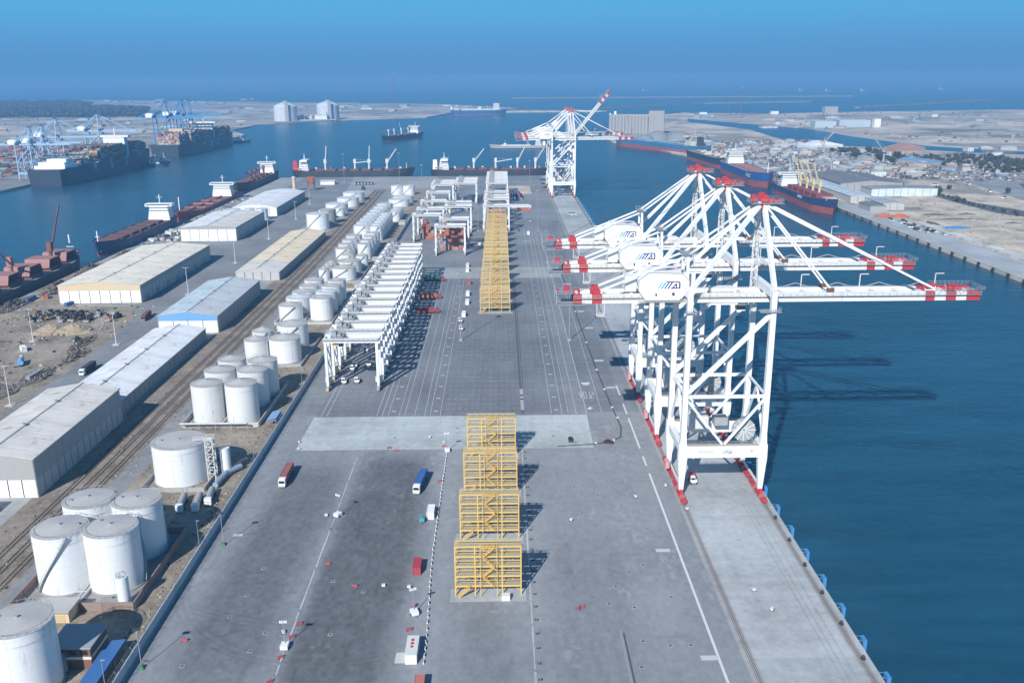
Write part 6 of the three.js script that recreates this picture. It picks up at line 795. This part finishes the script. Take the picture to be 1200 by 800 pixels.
for (const [X, Z, h, l] of [[-604, 5300, 158, 'very tall slender lattice mast on the far left flats'], [977, 3740, 97, 'tall lattice crane mast on the right shore'], [480, 4380, 60, 'thin mast beyond the grain silo'], [905, 3650, 45, 'short mast beside the tall lattice crane mast']]) { const t = thing('lattice_mast', l, 'mast', X, Z), w = h * 0.028, b = nb(); for (const x of [-1, 1]) for (const z of [-1, 1]) b.beam([x * w, 0, z * w], [x * w * 0.35, h, z * w * 0.35], h * 0.007); for (let k = 0; k < 12; k++) { const y0 = h * k / 12, y1 = h * (k + 1) / 12, s0 = w * (1 - 0.65 * k / 12), s1 = w * (1 - 0.65 * (k + 1) / 12); b.beam([-s0, y0, s0], [s1, y1, s1], h * 0.005).beam([s0, y0, s0], [-s1, y1, s1], h * 0.005).beam([-s0, y0, s0], [s0, y0, s0], h * 0.005); } part('lattice', b, M.rust, t); part('head', nb().box(-w * 0.5, w * 0.5, h, h * 1.03, -w * 0.5, w * 0.5), M.offwhite, t); if (Z === 3740) part('jib', nb().beam([-10, h * 0.86, 0], [16, h * 0.86, 0], 1.4), M.rust, t); }
// leaf clumps shared by every tree
function crownGeo(seed, r, h, n) { const R = rng(seed), b = nb(); for (let k = 0; k < n; k++) { const a = R() * 6.283, v = R() * 2 - 1, q = Math.cbrt(R()) * (0.75 + 0.35 * R()), s = Math.sqrt(1 - v * v), c = V(Math.cos(a) * s * r * q, h + v * r * 0.75 * q, Math.sin(a) * s * r * q), L = r * (0.16 + 0.16 * R()); const u = V(R() - .5, R() - .5, R() - .5).normalize(), w = V(R() - .5, R() - .5, R() - .5).cross(u).normalize(); b.quad(c.clone().addScaledVector(u, L), c.clone().addScaledVector(w, L), c.clone().addScaledVector(u, -L), c.clone().addScaledVector(w, -L)); } return b.geo(); }
const crowns = [crownGeo(3, 5, 6.2, 170), crownGeo(4, 4.4, 5.4, 150), crownGeo(5, 5.6, 5.6, 190)], trunkG = nb().cyl([0, 0, 0], [0.2, 4, 0.1], 0.4, 0.25, 7).cyl([0.2, 3, 0.1], [1.8, 6, 0.8], 0.2, 0.1, 5).cyl([0.2, 3.2, 0], [-1.6, 6, -0.9], 0.2, 0.1, 5).geo();
function tree(X, Z, s, label, group, pale) { const t = thing('tree', label, 'tree', X, Z, between(0, 6), group); t.scale.setScalar(s); part('trunk', trunkG, M.bark, t); part('crown', crowns[Math.floor(rnd() * 3)], pale ? M.leafPale : M.leaf, t); return t; }
{ // dark wood on the right bank
  for (let k = 0; k < 190; k++) { const u = rnd(), v = rnd(); const X = 740 + u * 190 - v * 30, Z = 1370 + v * 270 + u * 20; tree(X, Z, between(0.5, 0.95), 'dark green tree in the dense wood on the right bank', 'trees of the dense right-bank wood'); }
  for (let k = 0; k < 40; k++) tree(between(650, 720), between(1560, 1800), between(0.7, 1.4), 'dark tree among the small houses of the right bank', 'trees among the right-bank houses');
  for (const [X, Z] of [[560, 1150], [552, 1130], [640, 1130], [600, 1010], [650, 1060], [535, 1200], [700, 1010], [480, 1260], [492, 1250], [471, 1275], [590, 1180], [540, 1060]]) tree(X, Z, between(0.6, 1), 'lone scrubby tree on the sandy plot', 'lone trees on the sandy plots', true);
  for (let k = 0; k < 26; k++) { const f = k / 25; tree(541 + 14 * f + between(-6, 6), 1180 - 235 * f, between(0.3, 0.5), 'low dark bush in the hedge line across the sandy plot', 'hedge bushes on the sandy plot'); }
  // the far-off forest on the left reads as one mass
  const g = mergeGeometries([crownGeo(8, 9, 8, 60)]), n = 4200, m = new THREE.InstancedMesh(g, M.leaf, n), o = new THREE.Object3D();
  for (let i = 0; i < n; i++) { const v = Math.pow(rnd(), 1.2), Z = 3760 + v * 2500, w = -1400 - v * 1500, X = w - Math.pow(rnd(), 1.4) * 2400 + 340 * (fbm(v, 0.3, 6, 3, 5) - 0.5) * 2; o.position.set(X, 0, -Z); const s = between(0.8, 1.7); o.scale.set(s * 1.6, s, s * 1.6); o.rotation.y = between(0, 6); o.updateMatrix(); m.setMatrixAt(i, o.matrix); }
  m.name = 'forest'; m.userData = { kind: 'stuff', label: 'far dark forest belt on the left flats', category: 'forest' }; scene.add(m);
}
// ---------- right bank buildings ----------
function shed(name, label, cat, X, Z, w, d, h, turn, wall, roof, group, pitched = true) { const t = thing(name, label, cat, X, Z, turn, group); part('wall', nb().box(-w / 2, w / 2, 0, h, -d / 2, d / 2), wall, t); if (pitched) { const r = h + w * 0.1; part('roof', nb().hex([V(-w / 2 - .3, h, d / 2 + .3), V(0, h, d / 2 + .3), V(0, h, -d / 2 - .3), V(-w / 2 - .3, h, -d / 2 - .3), V(-w / 2 - .3, h + .3, d / 2 + .3), V(0, r, d / 2 + .3), V(0, r, -d / 2 - .3), V(-w / 2 - .3, h + .3, -d / 2 - .3)]).hex([V(0, h, d / 2 + .3), V(w / 2 + .3, h, d / 2 + .3), V(w / 2 + .3, h, -d / 2 - .3), V(0, h, -d / 2 - .3), V(0, r, d / 2 + .3), V(w / 2 + .3, h + .3, d / 2 + .3), V(w / 2 + .3, h + .3, -d / 2 - .3), V(0, r, -d / 2 - .3)]), roof, t); } else part('roof', nb().box(-w / 2 - .3, w / 2 + .3, h, h + 0.5, -d / 2 - .3, d / 2 + .3), roof, t);
  const n = Math.max(1, Math.round(w / 7)); for (let i = 0; i < n; i++) { const x = -w / 2 + w * (i + 0.5) / n; part(i % 2 ? 'window' : 'door', nb().box(x - 1, x + 1, i % 2 ? 1.2 : 0, Math.min(h - 0.4, 2.8), d / 2, d / 2 + 0.08), M.grey, t); } return t; }
rank(rtgOf.a, o => o + ' white gantry crane over the orange container stacks, counted from the long row'); rank(rtgOf.b, o => o + ' white gantry crane at the yard back, counted from the container stacks');
warehouse('wide grey-roofed open shed on the right bank', 446, 528, 1180, 1312, 9, 12.5, { roof: mat(0.20, 0.20, 0.21, 0.8, { map: T.roof }), wall: M.wallGrey, bay: 9, doors: false });
warehouse('long white-walled shed beside the grey-roofed open shed', 462, 545, 1118, 1150, 9, 10, { roof: M.street, wall: mat(0.60, 0.68, 0.72, 0.8, { map: T.wear }), side: M.wall, bay: 9, doors: false });
warehouse('narrow white shed along the right quay behind the geared ship', 414, 440, 1060, 1240, 8, 9.5, { roof: mat(0.55, 0.62, 0.66, 0.7, { map: T.roof }), wall: M.wall, side: M.wall, bay: 9, doors: false });
warehouse('white-roofed shed at the corner of the right quay', 428, 452, 1000, 1050, 7, 8.5, { roof: mat(0.42, 0.46, 0.47, 0.7, { map: T.roof }), wall: M.wall, side: M.whiteClean, bay: 8, doors: false });
shed('green_shed', 'dull green-grey shed on the right quay edge', 'shed', 418, 1005, 18, 34, 6, 0, M.wallGrey, mat(0.16, 0.19, 0.18, 0.8));
for (const [X, Z, rx, rz] of [[470, 962, 16, 5], [505, 965, 9, 4], [440, 905, 5, 14], [520, 900, 10, 3], [548, 890, 14, 3], [600, 850, 9, 4], [575, 820, 22, 2], [520, 800, 6, 4], [478, 930, 26, 2.4], [640, 930, 12, 3], [470, 1010, 12, 3]]) heap('spoil_mound', 'low dark spoil mound on the sandy plot', 'mound', X, Z, rx, rz, 1.2, mat(0.2, 0.18, 0.15, 0.95, { map: T.dirt }), X | 0, 'spoil mounds on the sandy plots', 0.9);
for (const [X, Z] of [[410, 952], [424, 946]]) heap('orange_heap', 'orange-red material heap under tarpaulin on the right quay', 'heap', X, Z, 11, 9, 4.2, mat(0.46, 0.14, 0.06, 0.9), X | 0, 'orange heaps on the right quay', 0.3);
heap('blue_heap', 'bright blue tarpaulin-covered heap on the sandy plot', 'heap', 451, 876, 14, 7, 1.6, mat(0.05, 0.22, 0.55, 0.7), 31, undefined, 0.3);
{ // pale armour-block strip and blocks along the right quay road
  const t = thing('block_strip', 'long white low wall of cast blocks along the right quay road', 'wall', 424, 300); const g = nb().box(-1.6, 1.6, 0, 1.5, -2.3, 2.3).geo(); for (let k = 0; k < 124; k++) { const p = part('block', g, k % 4 ? M.patch : M.quayEdge, t); p.position.set(between(-0.3, 0.3), 0, -k * 4.9); }
  let f; for (let k = 0; k < 22; k++) { const Z = 640 + k * 22; if (f) { dup(f, 385.4, Z); continue; } f = thing('quay_fender', 'dark rubber fender on the right bank quay face', 'fender', 385.4, Z, 0, 'dark fenders along the right bank'); part('panel', nb().box(-0.9, -0.4, -2.7, 0.4, -1.8, 1.8), M.dark, f); part('cone', nb().cyl([0.7, -1, 0], [-0.5, -1, 0], 0.9, 0.7, 10), M.rubber, f); }
  let c; for (let k = 0; k < 34; k++) { const X = between(404, 418), Z = between(830, 935); const o = c ? dup(c, X, Z, between(-0.3, 0.3)) : (c = dup(car0, X, Z, 0, 'pale vehicle parked on the right quay beside the orange heaps')); o.userData.group = 'vehicles parked on the right quay'; carTone(o, [M.offwhite, M.whiteClean, M.cream, M.dark][k % 4]); o.scale.set(1.3, 1.4, 1.5); }
}
{ // small buildings of the port town, dense towards the back
  const tones = [[M.offwhite, 'white'], [M.wall, 'off-white'], [mat(0.46, 0.39, 0.30, 0.85), 'dull beige'], [M.wallGrey, 'grey'], [mat(0.20, 0.30, 0.42, 0.8), 'blue-grey'], [mat(0.34, 0.22, 0.18, 0.85), 'brown']], roofs = [M.offwhite, M.tankRoofWhite, M.tankRoof, M.grey, mat(0.28, 0.36, 0.44, 0.8), mat(0.36, 0.24, 0.2, 0.85)];
  const spot = (n, fx, place, big = 1) => { for (let k = 0; k < n; k++) { const [X, Z] = fx(), q = Math.floor(rnd() * 6), w = between(7, 24) * big, d = between(7, 22) * big, h = between(3, 8); shed('port_building', tones[q][1] + ' small building ' + place, 'building', X, Z, w, d, h, between(-0.3, 0.3), tones[q][0], roofs[Math.floor(rnd() * 6)], 'port buildings ' + place, rnd() < 0.4); } };
  spot(55, () => [between(402, 640), between(1330, 1700)], 'in the packed yard behind the blue and red ships');
  spot(45, () => [between(430, 650), between(1700, 2050)], 'in the back yard near the storage domes', 1.2);
  spot(34, () => [between(560, 740), between(1400, 1660)], 'along the right-bank road');
  spot(22, () => [between(900, 1250), between(1650, 1900)], 'beyond the canal end on the right', 1.3);
  spot(26, () => [between(760, 1900), between(2600, 3300)], 'scattered over the far right flats', 2);
  spot(10, () => [between(700, 800), between(3300, 3650)], 'on the far right point', 1.6);
  spot(8, () => [between(720, 860), between(1260, 1400)], 'by the car park', 1);
  spot(16, () => [between(-1900, -900), between(2700, 3700)], 'on the far left flats', 2);
  spot(26, () => [between(-1400, -150), between(4200, 5000)], 'on the far left shore', 2.4);
  spot(16, () => [between(-3000, -1500), between(5600, 6800)], 'at the far edge of the left flats', 3);
  shed('long_white_roof', 'very long thin white-roofed conveyor shed behind the ships', 'shed', 560, 1900, 8, 240, 5, -0.9, M.whiteClean, M.whiteClean); shed('long_white_roof', 'long white-roofed store near the canal', 'shed', 660, 1880, 90, 30, 7, 0.3, M.offwhite, M.whiteClean); shed('brown_shed', 'wide brick-red roofed store beside the canal', 'shed', 800, 1800, 70, 36, 7, 0.3, mat(0.34, 0.2, 0.16, .85), mat(0.38, 0.22, 0.18, .85)); shed('blue_shed', 'pale blue-roofed hall beside the right-bank road', 'shed', 712, 1530, 34, 70, 6, 0.4, M.wallGrey, mat(0.16, 0.30, 0.46, .8));
  shed('white_block', 'tall narrow white block on the far right flats', 'building', 1078, 2625, 18, 18, 24, 0, M.whiteClean, M.offwhite, undefined, false); shed('works_hall', 'pale works hall beside the tall narrow white block', 'building', 1020, 2660, 90, 50, 20, 0, mat(0.42, 0.5, 0.54, .7), M.tankRoofWhite, undefined, false); shed('works_hall', 'pale works hall with plant on its roof', 'building', 930, 2640, 60, 44, 18, 0, mat(0.45, 0.53, 0.56, .7), M.tankRoofWhite, undefined, false); shed('office_block', 'square brown-grey block on the far right shore', 'building', 1290, 3600, 50, 40, 26, 0, M.wallGrey, M.tankRoof, undefined, false); shed('white_cube', 'small white cube building on the far right point', 'building', 770, 3500, 26, 22, 12, 0, M.whiteClean, M.whiteClean, undefined, false); shed('white_cube', 'small white cube building beside the lattice crane mast', 'building', 1060, 3560, 28, 22, 12, 0, M.whiteClean, M.whiteClean, undefined, false);
}
{ // storage domes, grain silo, cranes
  for (const [X, Z, r] of [[372, 2165, 30], [420, 2150, 30], [462, 2140, 28], [335, 2120, 22]]) { const t = thing('storage_dome', 'grey rounded storage hall below the grain silo', 'storage hall', X, Z, 0, 'rounded storage halls'); const g = new THREE.SphereGeometry(r, 26, 10, 0, 6.2832, 0, Math.PI / 2); g.scale(1, 0.72, 1); part('shell', g, mat(0.24, 0.25, 0.26, 0.8, { map: T.wear }), t); part('base_ring', nb().cyl([0, 0, 0], [0, 3, 0], r + 0.6, r + 0.6, 26, false), M.concrete, t); part('hatch', nb().cyl([0, r * 0.72 - 0.5, 0], [0, r * 0.72 + 2.5, 0], 3, 2, 10), M.grey, t); }
  const s = thing('grain_silo', 'massive concrete grain silo with ribbed round bins and a tower', 'silo', 350, 2430, -0.2), cm = mat(0.38, 0.37, 0.35, 0.85, { map: T.streak }); for (let k = 0; k < 12; k++) for (const z of [0, -10, -20]) part('bin', nb().cyl([-58 + k * 8.6, 0, z], [-58 + k * 8.6, 44, z], 4.9, 4.9, 14), cm, s); part('gallery', nb().box(-62, 42, 44, 49, -20, 4), cm, s); part('head_tower', nb().box(42, 82, 0, 58, -26, 8), cm, s); for (let k = 0; k < 5; k++) part('rib', nb().box(45 + k * 8, 46.5 + k * 8, 0, 56, 8, 8.8), M.concrete, s); part('roof_hut', nb().box(-50, -44, 49, 57, -10, -2).box(-62, -58, 49, 52, -6, 0), M.whiteClean, s);
  for (const [X, Z, h] of [[300, 2330, 44], [318, 2360, 40], [640, 1800, 30], [660, 1560, 30], [590, 1650, 26], [480, 1500, 32], [520, 1420, 26], [432, 1340, 30]]) { const t = thing('jib_crane', 'slender dark jib crane standing among the right-bank yards', 'crane', X, Z, between(0, 6), 'jib cranes on the right bank'); part('tower', nb().taper([0, 0, 0], 4, 4, [0, h * 0.6, 0], 1.6, 1.6).box(-3, 3, h * 0.6, h * 0.6 + 3, -3, 3), X === 640 ? M.cream : M.grey, t); part('jib', nb().beam([0, h * 0.62, 0], [h * 0.6, h * 1.25, 0], 1, 1).beam([0, h * 0.9, 0], [h * 0.6, h * 1.25, 0], 0.3).beam([0, h * 0.6, 0], [0, h * 0.9, 0], 0.8), X === 640 ? M.cream : M.grey, t); }
  let c; for (let k = 0; k < 36; k++) { const u = rnd(), v = rnd(); const X = 735 + u * 150 + v * 14, Z = 1255 + u * 215 + v * 60 - 20; const o = c ? dup(c, X, Z, between(0, 3)) : (c = dup(car0, X, Z, 0, 'pale vehicle in the car park on the right bank')); o.userData.group = 'vehicles in the right-bank car park'; carTone(o, [M.whiteClean, M.offwhite, M.grey, M.dark][k % 4]); o.scale.setScalar(1.6); }
  let d; for (const [X, Z] of [[640, 1230], [636, 1340], [628, 1150], [655, 1390], [612, 1085], [700, 1110], [742, 1060], [590, 1220]]) { const o = d ? dup(d, X, Z, between(0, 3)) : (d = dup(car0, X, Z, 0, 'white van on the right-bank road')); o.userData.group = 'vans on the right-bank road'; carTone(o, M.whiteClean); o.scale.set(1.7, 2, 2.2); }
}
{ // uncountable low clutter: stacked goods, wrecks, rubble and scrub on the right bank, tufts and rubbish on the plots
  const clutter = (name, label, n, place, tones, smin, smax) => { const g = nb().taper([0, 0, 0], 1, 1, [0.05, 1, 0.03], 0.8, 0.86).geo(), m = new THREE.InstancedMesh(g, mat(1, 1, 1, 0.9), n), o = new THREE.Object3D(), c = new THREE.Color(); for (let i = 0; i < n; i++) { const [X, Z] = place(); o.position.set(X, 0.05, -Z); o.scale.set(between(smin, smax), between(smin * 0.4, smax * 0.5), between(smin, smax)); o.rotation.y = between(0, 6); o.updateMatrix(); m.setMatrixAt(i, o.matrix); const k = tones[Math.floor(rnd() * tones.length)], f = between(0.7, 1.2); c.setRGB(k[0] * f, k[1] * f, k[2] * f); m.setColorAt(i, c); } m.name = name; m.userData = { kind: 'stuff', label, category: 'clutter' }; scene.add(m); };
  const mixed = [[0.40, 0.37, 0.33], [0.24, 0.21, 0.18], [0.10, 0.095, 0.085], [0.55, 0.55, 0.53], [0.15, 0.18, 0.22], [0.24, 0.16, 0.12], [0.07, 0.07, 0.06], [0.16, 0.14, 0.12]], earthy = [[0.30, 0.25, 0.19], [0.18, 0.16, 0.13], [0.42, 0.36, 0.28], [0.1, 0.1, 0.08]];
  clutter('port_clutter', 'dense low clutter of goods and machines between the right-bank sheds', 4200, () => { const Z = 1300 + 820 * Math.pow(rnd(), 0.9); return [between(400, 640 + (Z - 1300) * 0.1), Z]; }, mixed, 1.2, 7);
  clutter('road_clutter', 'low clutter and scrub along the right-bank road', 1500, () => [between(640, 800), between(1260, 1750)], mixed, 1, 5);
  clutter('plot_rubble', 'rubble and dry scrub scattered over the sandy plots', 420, () => { const Z = between(560, 1180); return [between(432, 470 + (1250 - Z) * 0.45), Z]; }, earthy, 0.4, 1.8);
  clutter('flat_scrub', 'scrub and ruins scattered over the far right flats', 420, () => [between(880, 2400), between(1950, 3700)], earthy, 2, 9);
  clutter('west_scrub', 'scrub and huts scattered over the far left flats', 380, () => [between(-2600, -840), between(2300, 3700)], earthy, 2, 8);
  clutter('pier_rubbish', 'rubbish and broken pallets on the scrap yard ground', 420, () => [between(-334, -232), between(300, 590)], earthy, 0.4, 2.2);
  clutter('verge_rubbish', 'stones and rubbish on the dirt verge along the fence', 420, () => [between(-104, -98.5), between(170, 700)], earthy, 0.2, 0.9);
  clutter('rail_rubbish', 'stones, weeds and rubbish along the railway and tank plots', 1500, () => [between(-171, -104), between(160, 900)], earthy, 0.25, 1.0);
  clutter('quay_goods', 'goods and gear left along the left quay beside the ships', 420, () => [between(-334, -304), between(760, 1180)], mixed, 0.6, 3);
}
// ---------- shadows on, draw ----------
scene.traverse(o => { if (o.isMesh) { o.castShadow = true; o.receiveShadow = true; } });
renderer.render(scene, camera);
